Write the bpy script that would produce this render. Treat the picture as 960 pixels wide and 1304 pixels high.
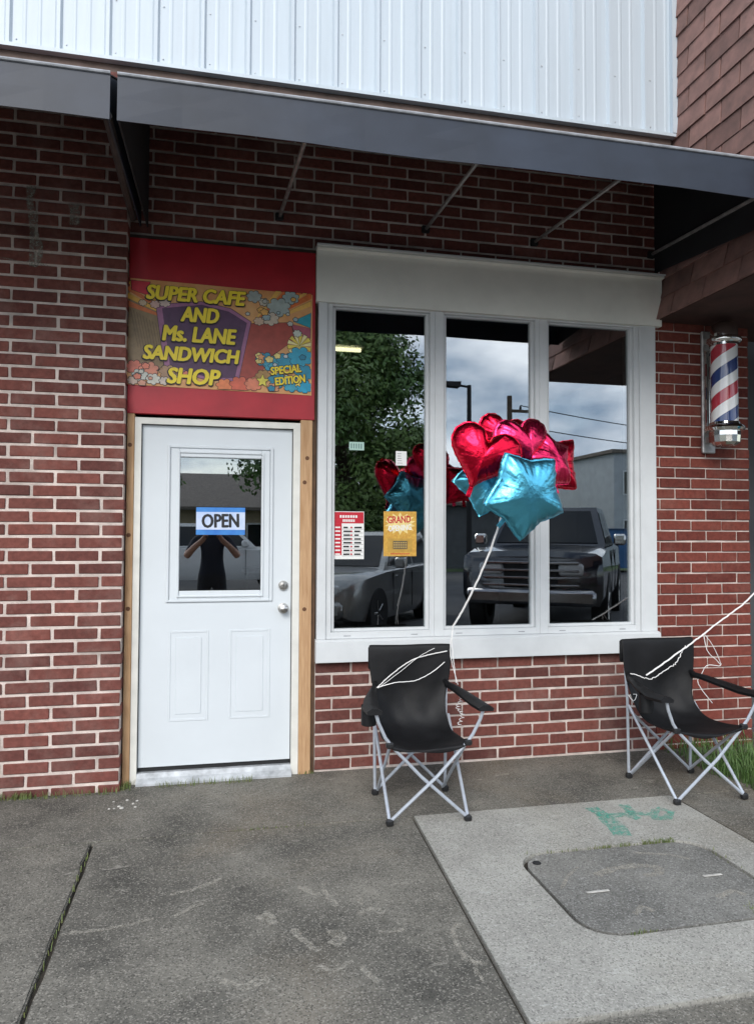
import bpy, bmesh, math, random
from mathutils import Vector, Matrix, noise
R = math.radians
random.seed(11)
for o in list(bpy.data.objects): bpy.data.objects.remove(o)
scene = bpy.context.scene
C = scene.collection

# ------------------------------------------------------------------ camera
F, YAW, PITCH, ROLL = 940.5, R(12.54), R(1.878), R(0.259)
cam_d = bpy.data.cameras.new('camera'); cam = bpy.data.objects.new('camera', cam_d); C.objects.link(cam)
fw = Vector((math.sin(YAW)*math.cos(PITCH), math.cos(YAW)*math.cos(PITCH), math.sin(PITCH)))
rt = Vector((math.cos(YAW), -math.sin(YAW), 0)); up = rt.cross(fw)
rt2 = rt*math.cos(ROLL) + up*math.sin(ROLL); up2 = up*math.cos(ROLL) - rt*math.sin(ROLL)
M4 = Matrix((rt2, up2, -fw)).transposed().to_4x4(); M4.translation = Vector((0, -4.55, 1.45))
cam.matrix_world = M4
cam_d.sensor_fit = 'HORIZONTAL'; cam_d.sensor_width = 36; cam_d.lens = 36*F/960
cam_d.clip_start = 0.01; cam_d.clip_end = 2000
scene.camera = cam
# ------------------------------------------------------------------ sky and sun
SUN_EL, SUN_AZ = R(33), R(-22)          # azimuth measured from the street direction
world = bpy.data.worlds.new('World'); scene.world = world; world.use_nodes = True
wn, wl = world.node_tree.nodes, world.node_tree.links
wn.clear()
wo = wn.new('ShaderNodeOutputWorld'); wb = wn.new('ShaderNodeBackground'); wb.inputs['Strength'].default_value = 0.14
sky = wn.new('ShaderNodeTexSky'); sky.sky_type = 'NISHITA'; sky.sun_disc = False
sky.sun_elevation = SUN_EL; sky.sun_rotation = math.pi - SUN_AZ
tc = wn.new('ShaderNodeTexCoord'); mp = wn.new('ShaderNodeMapping'); mp.inputs['Scale'].default_value = (1, 1, 2.2)
mp.inputs['Location'].default_value = (3.1, 0.4, 0.2)
n1 = wn.new('ShaderNodeTexNoise'); n1.inputs['Scale'].default_value = 2.6; n1.inputs['Detail'].default_value = 9; n1.inputs['Roughness'].default_value = .58
n2 = wn.new('ShaderNodeTexNoise'); n2.inputs['Scale'].default_value = 5.5; n2.inputs['Detail'].default_value = 8
r1 = wn.new('ShaderNodeValToRGB'); r1.color_ramp.elements[0].position = .34; r1.color_ramp.elements[1].position = .52
r2 = wn.new('ShaderNodeValToRGB')
r2.color_ramp.elements[0].position = .36; r2.color_ramp.elements[0].color = (2.5, 3.3, 4.4, 1)
r2.color_ramp.elements[1].position = .66; r2.color_ramp.elements[1].color = (8.6, 9.0, 9.6, 1)
mx = wn.new('ShaderNodeMix'); mx.data_type = 'RGBA'
wl.new(tc.outputs['Generated'], mp.inputs['Vector'])
wl.new(mp.outputs['Vector'], n1.inputs['Vector']); wl.new(mp.outputs['Vector'], n2.inputs['Vector'])
wl.new(n1.outputs['Fac'], r1.inputs['Fac']); wl.new(n2.outputs['Fac'], r2.inputs['Fac'])
wl.new(r1.outputs['Color'], mx.inputs['Factor']); wl.new(sky.outputs['Color'], mx.inputs['A']); wl.new(r2.outputs['Color'], mx.inputs['B'])
wl.new(mx.outputs['Result'], wb.inputs['Color']); wl.new(wb.outputs['Background'], wo.inputs['Surface'])
sun_d = bpy.data.lights.new('sun', 'SUN'); sun_d.energy = 1.3; sun_d.angle = R(30); sun_d.color = (1, .96, .9)
sun = bpy.data.objects.new('sun', sun_d); C.objects.link(sun); sun.location = (0, -30, 60)
sdir = Vector((math.sin(SUN_AZ)*math.cos(SUN_EL), -math.cos(SUN_AZ)*math.cos(SUN_EL), math.sin(SUN_EL)))
sun.rotation_euler = sdir.to_track_quat('Z', 'Y').to_euler()
scene.render.engine = 'CYCLES'
scene.view_settings.view_transform = 'Standard'; scene.view_settings.look = 'None'
scene.view_settings.gamma = 1; scene.view_settings.use_curve_mapping = False
scene.view_settings.exposure = 0.9

# ------------------------------------------------------------------ helpers
class MB:
    def __init__(s): s.v = []; s.f = []; s.m = []
    def add(s, vs, fs, mi=0):
        b = len(s.v); s.v += [tuple(v) for v in vs]; s.f += [tuple(i+b for i in f) for f in fs]; s.m += [mi]*len(fs); return s
    def box(s, x0, x1, y0, y1, z0, z1, mi=0, bev=0):
        if bev <= 0:
            vs = [(x, y, z) for z in (z0, z1) for y in (y0, y1) for x in (x0, x1)]
            fs = [(0,2,3,1), (4,5,7,6), (0,1,5,4), (2,6,7,3), (0,4,6,2), (1,3,7,5)]
            return s.add(vs, fs, mi)
        bm = bmesh.new(); bmesh.ops.create_cube(bm, size=1)
        for v in bm.verts: v.co = Vector(((x0+x1)/2+v.co.x*(x1-x0), (y0+y1)/2+v.co.y*(y1-y0), (z0+z1)/2+v.co.z*(z1-z0)))
        bmesh.ops.bevel(bm, geom=bm.edges[:], offset=bev, segments=1, affect='EDGES')
        bm.verts.index_update(); s.add([v.co[:] for v in bm.verts], [[v.index for v in f.verts] for f in bm.faces], mi); bm.free(); return s
    def prism(s, poly, axis, a, b, mi=0):
        # poly in the two remaining axes (in xyz order), extruded along axis from a to b
        def P(p, t): return {0: (t, p[0], p[1]), 1: (p[0], t, p[1]), 2: (p[0], p[1], t)}[axis]
        n = len(poly); vs = [P(p, a) for p in poly]+[P(p, b) for p in poly]
        fs = [tuple(range(n)), tuple(range(2*n-1, n-1, -1))]+[(i, n+i, n+(i+1) % n, (i+1) % n) for i in range(n)]
        return s.add(vs, fs, mi)
    def tube(s, pts, r, n=8, mi=0, cap=True):
        pts = [Vector(p) for p in pts]; rr = r if isinstance(r, (list, tuple)) else [r]*len(pts)
        vs = []; prev = None
        for i, p in enumerate(pts):
            d = (pts[min(i+1, len(pts)-1)]-pts[max(i-1, 0)]).normalized()
            if prev is None: u = d.orthogonal().normalized()
            else:
                u = prev-d*prev.dot(d); u = u.normalized() if u.length > 1e-6 else d.orthogonal().normalized()
            prev = u; w = d.cross(u)
            vs += [p+(u*math.cos(2*math.pi*k/n)+w*math.sin(2*math.pi*k/n))*rr[i] for k in range(n)]
        fs = [(i*n+k, i*n+(k+1) % n, (i+1)*n+(k+1) % n, (i+1)*n+k) for i in range(len(pts)-1) for k in range(n)]
        if cap: fs += [tuple(range(n-1, -1, -1)), tuple(range((len(pts)-1)*n, len(pts)*n))]
        return s.add(vs, fs, mi)
    def lathe(s, prof, c=(0, 0, 0), n=24, axis='Z', mi=0):
        vs = []
        for r, z in prof:
            for k in range(n):
                a = 2*math.pi*k/n; p = (r*math.cos(a), r*math.sin(a), z)
                if axis == 'Y': p = (p[0], z, p[1])
                if axis == 'X': p = (z, p[0], p[1])
                vs.append((p[0]+c[0], p[1]+c[1], p[2]+c[2]))
        fs = [(i*n+k, i*n+(k+1) % n, (i+1)*n+(k+1) % n, (i+1)*n+k) for i in range(len(prof)-1) for k in range(n)]
        return s.add(vs, fs, mi)
    def mesh(s, name, mats, smooth=False):
        me = bpy.data.meshes.new(name); me.from_pydata(s.v, [], s.f)
        for m in (mats if isinstance(mats, (list, tuple)) else [mats]): me.materials.append(m)
        if any(s.m): me.polygons.foreach_set('material_index', s.m)
        bm = bmesh.new(); bm.from_mesh(me); bmesh.ops.recalc_face_normals(bm, faces=bm.faces); bm.to_mesh(me); bm.free()
        if smooth:
            me.polygons.foreach_set('use_smooth', [True]*len(me.polygons))
            if smooth != 2: me.set_sharp_from_angle(angle=R(40))
        me.update(); return me
    def build(s, name, mats, parent=None, smooth=False): return link(name, s.mesh(name, mats, smooth), parent)
def link(name, me, parent=None, loc=None):
    o = bpy.data.objects.new(name, me); C.objects.link(o)
    if parent: o.parent = parent
    if loc: o.location = loc
    return o
def tag(o, label=None, cat=None, group=None, kind=None):
    for k, v in (('label', label), ('category', cat), ('group', group), ('kind', kind)):
        if v: o[k] = v
    return o
def thing(name, label, cat, loc=(0, 0, 0), rz=0, group=None):
    o = bpy.data.objects.new(name, None); C.objects.link(o); o.location = loc; o.rotation_euler = (0, 0, rz); o.empty_display_size = .1
    return tag(o, label, cat, group)
def part(name, me_or_mb, mats, parent, smooth=False): return me_or_mb.build(name, mats, parent, smooth)

# ------------------------------------------------------------------ materials
def mat(name, col, rough=.6, metal=0, var=.0, scale=8, bump=0, bscale=60, coat=0, col2=None, rnd=0, spec=.5, coords='Object', detail=6, stretch=None):
    m = bpy.data.materials.new(name); m.use_nodes = True; N, L = m.node_tree.nodes, m.node_tree.links
    b = N['Principled BSDF']; b.inputs['Roughness'].default_value = rough; b.inputs['Metallic'].default_value = metal
    b.inputs['Coat Weight'].default_value = coat; b.inputs['Specular IOR Level'].default_value = spec
    t = N.new('ShaderNodeTexCoord'); mpn = N.new('ShaderNodeMapping'); L.new(t.outputs[coords], mpn.inputs['Vector'])
    if stretch: mpn.inputs['Scale'].default_value = stretch
    src = None
    if var or col2:
        n = N.new('ShaderNodeTexNoise'); n.inputs['Scale'].default_value = scale; n.inputs['Detail'].default_value = detail; n.inputs['Roughness'].default_value = .6
        L.new(mpn.outputs['Vector'], n.inputs['Vector'])
        r = N.new('ShaderNodeValToRGB'); r.color_ramp.elements[0].position = .32; r.color_ramp.elements[1].position = .68
        c2 = col2 or tuple(c*(1-var) for c in col)
        r.color_ramp.elements[0].color = (*c2, 1); r.color_ramp.elements[1].color = (*(min(1, c*(1+var*.6)) for c in col), 1)
        L.new(n.outputs['Fac'], r.inputs['Fac']); src = r.outputs['Color']
    if rnd:
        oi = N.new('ShaderNodeObjectInfo'); h = N.new('ShaderNodeHueSaturation')
        mr = N.new('ShaderNodeMapRange'); mr.inputs['To Min'].default_value = 1-rnd; mr.inputs['To Max'].default_value = 1+rnd
        L.new(oi.outputs['Random'], mr.inputs['Value']); L.new(mr.outputs['Result'], h.inputs['Value'])
        if src: L.new(src, h.inputs['Color'])
        else: h.inputs['Color'].default_value = (*col, 1)
        src = h.outputs['Color']
    if src: L.new(src, b.inputs['Base Color'])
    else: b.inputs['Base Color'].default_value = (*col, 1)
    if bump:
        n = N.new('ShaderNodeTexNoise'); n.inputs['Scale'].default_value = bscale; n.inputs['Detail'].default_value = 5
        L.new(mpn.outputs['Vector'], n.inputs['Vector'])
        bp = N.new('ShaderNodeBump'); bp.inputs['Strength'].default_value = bump; bp.inputs['Distance'].default_value = .01
        L.new(n.outputs['Fac'], bp.inputs['Height']); L.new(bp.outputs['Normal'], b.inputs['Normal'])
    return m
def nodes_of(m): return m.node_tree.nodes, m.node_tree.links, m.node_tree.nodes['Principled BSDF']

def brick_mat(name, dark, light, grime):
    m = bpy.data.materials.new(name); m.use_nodes = True; N, L, b = nodes_of(m)
    oi = N.new('ShaderNodeObjectInfo'); rp = N.new('ShaderNodeValToRGB'); cr = rp.color_ramp
    cr.elements[0].position = 0; cr.elements[0].color = (*dark, 1); cr.elements[1].position = 1; cr.elements[1].color = (*light, 1)
    e = cr.elements.new(.5); e.color = (*[(a*.4+c*.6) for a, c in zip(dark, light)], 1)
    L.new(oi.outputs['Random'], rp.inputs['Fac'])
    t = N.new('ShaderNodeTexCoord'); geo = N.new('ShaderNodeNewGeometry')
    n = N.new('ShaderNodeTexNoise'); n.inputs['Scale'].default_value = 34; n.inputs['Detail'].default_value = 7; n.inputs['Roughness'].default_value = .7
    L.new(geo.outputs['Position'], n.inputs['Vector'])
    mr = N.new('ShaderNodeMapRange'); mr.inputs['From Min'].default_value = .3; mr.inputs['From Max'].default_value = .7; mr.inputs['To Min'].default_value = .68; mr.inputs['To Max'].default_value = 1.25
    L.new(n.outputs['Fac'], mr.inputs['Value'])
    mu = N.new('ShaderNodeMix'); mu.data_type = 'RGBA'; mu.blend_type = 'MULTIPLY'; mu.inputs['Factor'].default_value = 1
    L.new(rp.outputs['Color'], mu.inputs['A']); L.new(mr.outputs['Result'], mu.inputs['B'])
    # mortar haze and pale lime streaks smeared over the brick faces
    n2 = N.new('ShaderNodeTexNoise'); n2.inputs['Scale'].default_value = 3.2; n2.inputs['Detail'].default_value = 9; n2.inputs['Roughness'].default_value = .72
    L.new(geo.outputs['Position'], n2.inputs['Vector'])
    r2 = N.new('ShaderNodeValToRGB'); r2.color_ramp.elements[0].position = .5; r2.color_ramp.elements[1].position = .82
    r2.color_ramp.elements[1].color = (.55, .55, .55, 1)
    L.new(n2.outputs['Fac'], r2.inputs['Fac'])
    mg = N.new('ShaderNodeMix'); mg.data_type = 'RGBA'; L.new(r2.outputs['Color'], mg.inputs['Factor'])
    L.new(mu.outputs['Result'], mg.inputs['A']); mg.inputs['B'].default_value = (*grime, 1)
    L.new(mg.outputs['Result'], b.inputs['Base Color']); b.inputs['Roughness'].default_value = .86; b.inputs['Specular IOR Level'].default_value = .25
    bp = N.new('ShaderNodeBump'); bp.inputs['Strength'].default_value = .35; bp.inputs['Distance'].default_value = .004
    nb = N.new('ShaderNodeTexNoise'); nb.inputs['Scale'].default_value = 160; nb.inputs['Detail'].default_value = 4; L.new(geo.outputs['Position'], nb.inputs['Vector'])
    L.new(nb.outputs['Fac'], bp.inputs['Height']); L.new(bp.outputs['Normal'], b.inputs['Normal'])
    return m
M = {}
M['brick'] = brick_mat('red brick', (.108, .040, .034), (.195, .066, .052), (.32, .21, .18))
M['brick_pier'] = brick_mat('red pier brick', (.125, .030, .023), (.205, .055, .040), (.27, .14, .11))
M['mortar'] = mat('mortar', (.60, .51, .46), .95, var=.35, scale=7, bump=.5, bscale=120)
M['mortar_grey'] = mat('grey mortar', (.62, .55, .50), .95, var=.45, scale=5, bump=.5, bscale=120)
M['siding'] = mat('white painted steel', (.48, .54, .59), .42, var=.06, scale=2.5, stretch=(3, 3, .25), bump=.06, bscale=9)
M['trim_white'] = mat('white window trim', (.62, .64, .65), .45, var=.07, scale=5, bump=.05, bscale=30)
M['header'] = mat('off white header board', (.82, .82, .76), .55, var=.08, scale=3, bump=.06, bscale=20)
M['door_white'] = mat('white door paint', (.64, .68, .71), .35, var=.04, scale=2)
M['jamb'] = mat('cream door jamb', (.70, .69, .64), .5, var=.12, scale=6)
M['alu'] = mat('worn aluminium', (.50, .52, .54), .5, .2, var=.35, scale=14)
M['gap'] = mat('black rubber', (.012, .012, .013), .8)
M['pine'] = mat('raw pine', (.56, .36, .20), .75, col2=(.38, .21, .10), scale=6, stretch=(9, 9, .7), bump=.3, bscale=30)
M['red_board'] = mat('red painted plywood', (.42, .014, .026), .45, var=.22, scale=3.5, bump=.08, bscale=12)
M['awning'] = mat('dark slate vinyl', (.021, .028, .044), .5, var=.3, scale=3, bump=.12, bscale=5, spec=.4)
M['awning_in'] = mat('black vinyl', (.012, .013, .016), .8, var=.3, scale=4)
M['hem'] = mat('grey hem', (.30, .31, .33), .6, var=.3, scale=20)
M['galv'] = mat('galvanised steel', (.42, .41, .40), .45, .7, var=.35, scale=18)
M['shingle'] = mat('red brown shingle', (.30, .165, .14), .9, col2=(.19, .112, .095), scale=10, bump=.7, bscale=220, rnd=.28)
M['soffit'] = mat('dark brown soffit', (.055, .026, .02), .8, var=.4, scale=5)
M['chrome'] = mat('chrome', (.72, .72, .70), .12, 1)
M['nickel'] = mat('satin nickel', (.55, .53, .50), .28, 1)
M['pole_steel'] = mat('grey enamelled tube', (.50, .54, .60), .32, .35, var=.12, scale=30)
M['foot'] = mat('black plastic', (.012, .012, .013), .45)
M['fabric'] = mat('black polyester', (.0065, .0065, .0075), .6, var=.4, scale=9, bump=.5, bscale=9, spec=.32)
M['ribbon'] = mat('white ribbon', (.82, .80, .78), .35)
M['paper_white'] = mat('white paper', (.78, .78, .76), .6)
M['ink_red'] = mat('red ink', (.50, .012, .03), .5)
M['ink_black'] = mat('black ink', (.01, .01, .012), .5)
M['ink_yellow'] = mat('yellow ink', (.86, .66, .03), .45)
M['ink_gold'] = mat('gold ink', (.66, .42, .08), .45, col2=(.50, .24, .04), scale=60, coords='Object')
M['weed'] = mat('weed', (.09, .15, .035), .6, col2=(.17, .17, .06), scale=30)
M['weed_dark'] = mat('dark grass', (.06, .13, .03), .6, col2=(.11, .18, .05), scale=30)
M['pebble'] = mat('pale pebble', (.5, .48, .44), .8, var=.3, scale=40)
M['asphalt'] = mat('asphalt', (.075, .075, .078), .9, var=.35, scale=1.2, bump=.5, bscale=150)
M['lawn'] = mat('lawn', (.06, .10, .03), .9, var=.5, scale=.6, bump=.6, bscale=60)
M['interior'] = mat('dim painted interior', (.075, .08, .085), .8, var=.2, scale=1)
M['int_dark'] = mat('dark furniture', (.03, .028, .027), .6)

def concrete(name, base, dark, speck, stain):
    m = bpy.data.materials.new(name); m.use_nodes = True; N, L, b = nodes_of(m)
    g = N.new('ShaderNodeNewGeometry')
    def nz(sc, det=8, ro=.6, vec=None, dist=0):
        n = N.new('ShaderNodeTexNoise'); n.inputs['Scale'].default_value = sc; n.inputs['Detail'].default_value = det; n.inputs['Roughness'].default_value = ro; n.inputs['Distortion'].default_value = dist
        L.new(vec or g.outputs['Position'], n.inputs['Vector']); return n.outputs['Fac']
    def ramp(f, a, c, ca=(0, 0, 0), cc=(1, 1, 1)):
        r = N.new('ShaderNodeValToRGB'); r.color_ramp.elements[0].position = a; r.color_ramp.elements[1].position = c
        r.color_ramp.elements[0].color = (*ca, 1); r.color_ramp.elements[1].color = (*cc, 1); L.new(f, r.inputs['Fac']); return r.outputs['Color']
    def mixc(f, A, B, mode='MIX'):
        x = N.new('ShaderNodeMix'); x.data_type = 'RGBA'; x.blend_type = mode
        for k, v in (('Factor', f), ('A', A), ('B', B)):
            if isinstance(v, (int, float)): x.inputs[k].default_value = v
            elif isinstance(v, tuple): x.inputs[k].default_value = (*v, 1)
            else: L.new(v, x.inputs[k])
        return x.outputs['Result']
    c = mixc(ramp(nz(1.7, 10, .66), .34, .66), dark, base)
    c = mixc(ramp(nz(.9, 6, .6, dist=.6), .52, .72, cc=(.55, .55, .55)), c, stain)
    # exposed aggregate: fine pale and dark grains
    v = N.new('ShaderNodeTexVoronoi'); v.inputs['Scale'].default_value = 190; L.new(g.outputs['Position'], v.inputs['Vector'])
    vs = N.new('ShaderNodeSeparateColor'); L.new(v.outputs['Color'], vs.inputs['Color'])
    c = mixc(ramp(vs.outputs['Red'], .72, .93, cc=(.6, .6, .6)), c, speck)
    c = mixc(ramp(vs.outputs['Green'], .74, .93, cc=(.6, .6, .6)), c, tuple(x*.4 for x in dark))
    # pale scuffs and mineral scratches
    mpn = N.new('ShaderNodeMapping'); mpn.inputs['Rotation'].default_value = (0, 0, .5); mpn.inputs['Scale'].default_value = (2.2, 5.5, 1)
    L.new(g.outputs['Position'], mpn.inputs['Vector'])
    c = mixc(ramp(nz(3.1, 12, .72, mpn.outputs['Vector'], .8), .61, .70, cc=(.7, .7, .7)), c, tuple(min(.6, x*1.25) for x in speck))
    L.new(c, b.inputs['Base Color']); b.inputs['Roughness'].default_value = .88; b.inputs['Specular IOR Level'].default_value = .3
    bp = N.new('ShaderNodeBump'); bp.inputs['Strength'].default_value = .55; bp.inputs['Distance'].default_value = .006
    L.new(nz(140, 6, .7), bp.inputs['Height']); L.new(bp.outputs['Normal'], b.inputs['Normal'])
    return m
M['conc_old'] = concrete('weathered concrete', (.222, .208, .176), (.070, .067, .058), (.36, .335, .29), (.21, .170, .122))
M['conc_new'] = concrete('pale concrete', (.41, .40, .36), (.26, .25, .225), (.52, .50, .45), (.29, .265, .205))
M['conc_lid'] = concrete('grey lid concrete', (.245, .238, .215), (.115, .112, .102), (.38, .37, .35), (.25, .235, .20))
M['soil'] = mat('soil', (.045, .038, .028), .95, var=.5, scale=20, bump=.8, bscale=60)

def glass_mat(name, refl, tint, rough=0.0):
    m = bpy.data.materials.new(name); m.use_nodes = True; N, L = m.node_tree.nodes, m.node_tree.links; N.clear()
    o = N.new('ShaderNodeOutputMaterial'); x = N.new('ShaderNodeMixShader'); t = N.new('ShaderNodeBsdfTransparent'); gl = N.new('ShaderNodeBsdfGlossy')
    t.inputs['Color'].default_value = (*tint, 1); gl.inputs['Roughness'].default_value = rough; gl.inputs['Color'].default_value = (.96, .98, 1, 1)
    lw = N.new('ShaderNodeLayerWeight'); lw.inputs['Blend'].default_value = .3
    ma = N.new('ShaderNodeMath'); ma.operation = 'MULTIPLY_ADD'; ma.inputs[1].default_value = .5; ma.inputs[2].default_value = refl
    L.new(lw.outputs['Fresnel'], ma.inputs[0]); L.new(ma.outputs[0], x.inputs['Fac'])
    L.new(t.outputs[0], x.inputs[1]); L.new(gl.outputs[0], x.inputs[2]); L.new(x.outputs[0], o.inputs['Surface'])
    return m
M['glass'] = glass_mat('window glass', .27, (.62, .66, .66))
M['car_glass'] = mat('car glass', (.012, .014, .016), .04, 0, spec=.35)
def emit(name, col, s):
    m = bpy.data.materials.new(name); m.use_nodes = True; N, L, b = nodes_of(m)
    b.inputs['Base Color'].default_value = (*col, 1); b.inputs['Emission Color'].default_value = (*col, 1); b.inputs['Emission Strength'].default_value = s; return m
M['tube_light'] = emit('fluorescent tube', (1, .86, .5), 3.0)
def foil(name, col, rough=.27):
    m = mat(name, col, rough, 1); N, L, b = nodes_of(m)
    t = N.new('ShaderNodeTexCoord'); n = N.new('ShaderNodeTexNoise'); n.inputs['Scale'].default_value = 14; n.inputs['Detail'].default_value = 5
    L.new(t.outputs['Object'], n.inputs['Vector']); bp = N.new('ShaderNodeBump'); bp.inputs['Strength'].default_value = .35; bp.inputs['Distance'].default_value = .03
    L.new(n.outputs['Fac'], bp.inputs['Height']); L.new(bp.outputs['Normal'], b.inputs['Normal']); return m
M['foil_red'] = foil('red foil', (.74, .012, .045)); M['foil_pink'] = foil('pink red foil', (.86, .035, .13)); M['foil_blue'] = foil('sky blue foil', (.12, .50, .68), .33)

# ------------------------------------------------------------------ bricks
def brick_meshes(material, L0, H0, D0, name='brick', n=6):
    out = []
    for k in range(n):
        rr = random.Random(k*7+3); bm = bmesh.new(); bmesh.ops.create_cube(bm, size=1)
        for v in bm.verts: v.co = Vector((v.co.x*L0+rr.uniform(-.0018, .0018), v.co.y*D0+rr.uniform(-.0015, .0015), v.co.z*H0+rr.uniform(-.0014, .0014)))
        bmesh.ops.bevel(bm, geom=bm.edges[:], offset=rr.uniform(.0022, .004), segments=1, affect='EDGES')
        me = bpy.data.meshes.new(name); bm.to_mesh(me); bm.free(); me.materials.append(material); out.append(me)
    return out
def brick_field(parent, meshes, L0, x0, x1, z0, z1, yf, mod, course, jx, jz, head, D0, skip=None, limit_x=None):
    """running bond; a head joint lies at x = jx in the course whose lower bed is z = jz"""
    cnt = 0; k0 = math.ceil((z0-jz)/course-.35); k1 = math.floor((z1-jz)/course+.35)
    for k in range(k0, k1):
        zc = jz+(k+.5)*course
        if zc-course*.4 < z0-.02 or zc+course*.4 > z1+.02: continue
        ph = jx+(mod/2 if k % 2 else 0); i0 = math.floor((x0-ph)/mod)-1; i1 = math.ceil((x1-ph)/mod)+1
        for i in range(i0, i1):
            a = max(ph+i*mod+head/2, x0); b = min(ph+(i+1)*mod-head/2, x1)
            if b-a < .03: continue
            if skip and skip((a+b)/2, zc): continue
            o = link('brick', random.choice(meshes), parent, ((a+b)/2+random.uniform(-.001, .001), yf+D0/2+random.uniform(-.0025, .002), zc+random.uniform(-.0012, .0012)))
            o.scale = ((b-a)/L0, 1, 1); o.rotation_euler = (0, random.uniform(-.004, .004), random.uniform(-.006, .006)); cnt += 1
    return cnt
def brick_stuff(parent, x0, x1, z0, z1, yf, mod, course, jx, jz, head, bed, D0, material, end=None):
    mb = MB()
    for k in range(math.ceil((z0-jz)/course), math.floor((z1-jz)/course)):
        zc = jz+(k+.5)*course; ph = jx+(mod/2 if k % 2 else 0); i0 = math.floor((x0-ph)/mod)-1; i1 = math.ceil((x1-ph)/mod)+1
        for i in range(i0, i1):
            a = max(ph+i*mod+head/2, x0); b = min(ph+(i+1)*mod-head/2, x1)
            if b-a < .03: continue
            dy = random.uniform(-.002, .002); h = (course-bed)/2
            mb.box(a, b, yf+dy, yf+D0, zc-h, zc+h)
    o = mb.build('bricks', material, parent); o['kind'] = 'stuff'; return o
BD = .10
bm_l = brick_meshes(M['brick'], .232, .0580, BD); bm_m = brick_meshes(M['brick'], .229, .0592, BD); bm_p = brick_meshes(M['brick_pier'], .233, .0630, BD)
COURSE = .0733

# ================================================================== the setting: ground
def struct(name, mb, m, parent=None):
    o = mb.build(name, m, parent)
    if not parent: o['kind'] = 'structure'
    return o
struct('road', MB().add([(-160, -90, -.14), (170, -90, -.14), (170, 60, -.14), (-160, 60, -.14)], [(0, 1, 2, 3)]), M['asphalt'])
struct('lawn', MB().add([(-160, -300, -.128), (170, -300, -.128), (170, -27, -.128), (-160, -27, -.128)], [(0, 1, 2, 3)]), M['lawn'])
sidewalk = struct('sidewalk', MB().box(-12, 14, -5.55, .3, -.14, -.022), M['soil'])
def slab(poly, top, m, name='slab', hole=None):
    bm = bmesh.new(); vs = [bm.verts.new((x, y, top)) for x, y in poly]; f = bm.faces.new(vs)
    if f.normal.z < 0: f.normal_flip()
    r = bmesh.ops.extrude_face_region(bm, geom=[f]); nv = [e for e in r['geom'] if isinstance(e, bmesh.types.BMVert)]
    for v in nv: v.co.z = -.1
    bmesh.ops.recalc_face_normals(bm, faces=bm.faces)
    te = [e for e in bm.edges if all(abs(v.co.z-top) < 1e-5 for v in e.verts)]
    bmesh.ops.bevel(bm, geom=te, offset=.006, segments=2, affect='EDGES')
    me = bpy.data.meshes.new(name); bm.to_mesh(me); bm.free(); me.materials.append(m)
    return link(name, me, sidewalk)
G = .007
YJ = -.815
slab([(-12, .28), (-12, YJ+.003), (-.9, YJ+.003), (1.03, YJ+.003), (2.53, YJ+.003), (14, YJ+.003), (14, .28)], .0, M['conc_old'])
jl = [(-.528+random.uniform(-.004, .006), YJ-.1-k*.11) for k in range(14)]; jr = [(-.543+random.uniform(-.006, .004), YJ-.1-k*.11) for k in range(14)]
slab([(-.528, YJ-.003)]+jl+[(-.524, -2.47), (.926, -2.47), (1.022, YJ-.003)], .0, M['conc_old'])
slab([(-2.3, YJ-.003), (-2.3, -2.47), (-.541, -2.47)]+jr[::-1]+[(-.545, YJ-.003)], -.002, M['conc_old'])
slab([(-12, YJ-.003), (-12, -2.47), (-2.312, -2.47), (-2.312, YJ-.003)], .0, M['conc_old'])
slab([(2.532, YJ-.003), (2.536, -2.47), (14, -2.47), (14, YJ-.003)], -.002, M['conc_old'])
for a, b in ((-12, -2.31), (-2.298, -.54), (-.526, .93), (.942, 2.53), (2.542, 5.2), (5.21, 14)):
    slab([(a, -2.484), (a, -5.38), (b, -5.38), (b, -2.484)], random.uniform(-.003, .001), M['conc_old'])
# the pale slab is cast round the rounded lid: frame of concrete with a real opening
def rrect(x0, x1, y0, y1, r, n=6):
    pts = []
    for cx, cy, a0 in ((x1-r, y1-r, 0), (x0+r, y1-r, 90), (x0+r, y0+r, 180), (x1-r, y0+r, 270)):
        for k in range(n+1):
            a = R(a0+90*k/n); pts.append((cx+r*math.cos(a), cy+r*math.sin(a)))
    return pts
LX0, LX1, LY0, LY1 = 1.345, 2.275, -2.085, -1.36
def pale_slab():
    top = .004
    hole = rrect(LX0, LX1, LY0, LY1, .15)
    bm = bmesh.new()
    outer = [(1.034, YJ-.004), (.940, -2.466), (2.522, -2.466), (2.518, YJ-.004)]
    ov = [bm.verts.new((x, y, top)) for x, y in outer]; hv = [bm.verts.new((x, y, top)) for x, y in hole]
    ed = [bm.edges.new((ov[i], ov[(i+1) % 4])) for i in range(4)]+[bm.edges.new((hv[i], hv[(i+1) % len(hv)])) for i in range(len(hv))]
    bmesh.ops.triangle_fill(bm, use_beauty=True, use_dissolve=False, edges=ed)
    for f in list(bm.faces):
        c = f.calc_center_median()
        if f.normal.z < 0: f.normal_flip()
    for ring in (ov, hv):
        lo = [bm.verts.new((v.co.x, v.co.y, -.1)) for v in ring]
        for i in range(len(ring)):
            j = (i+1) % len(ring); bm.faces.new((ring[i], ring[j], lo[j], lo[i]))
    bmesh.ops.recalc_face_normals(bm, faces=bm.faces)
    me = bpy.data.meshes.new('slab'); bm.to_mesh(me); bm.free(); me.materials.append(M['conc_new'])
    o = link('slab', me, sidewalk); o['label'] = 'pale newer concrete slab with a green paint mark'; return o
pale = pale_slab()
sp_lid = []
lid = thing('utility_cover', 'grey rounded concrete utility lid set into the pale slab', 'cover', (0, 0, 0))
def lidpoly(d): return [(x, y) for x, y in rrect(LX0+d, LX1-d, LY0+d, LY1-d, .15-d*.6)]
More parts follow.
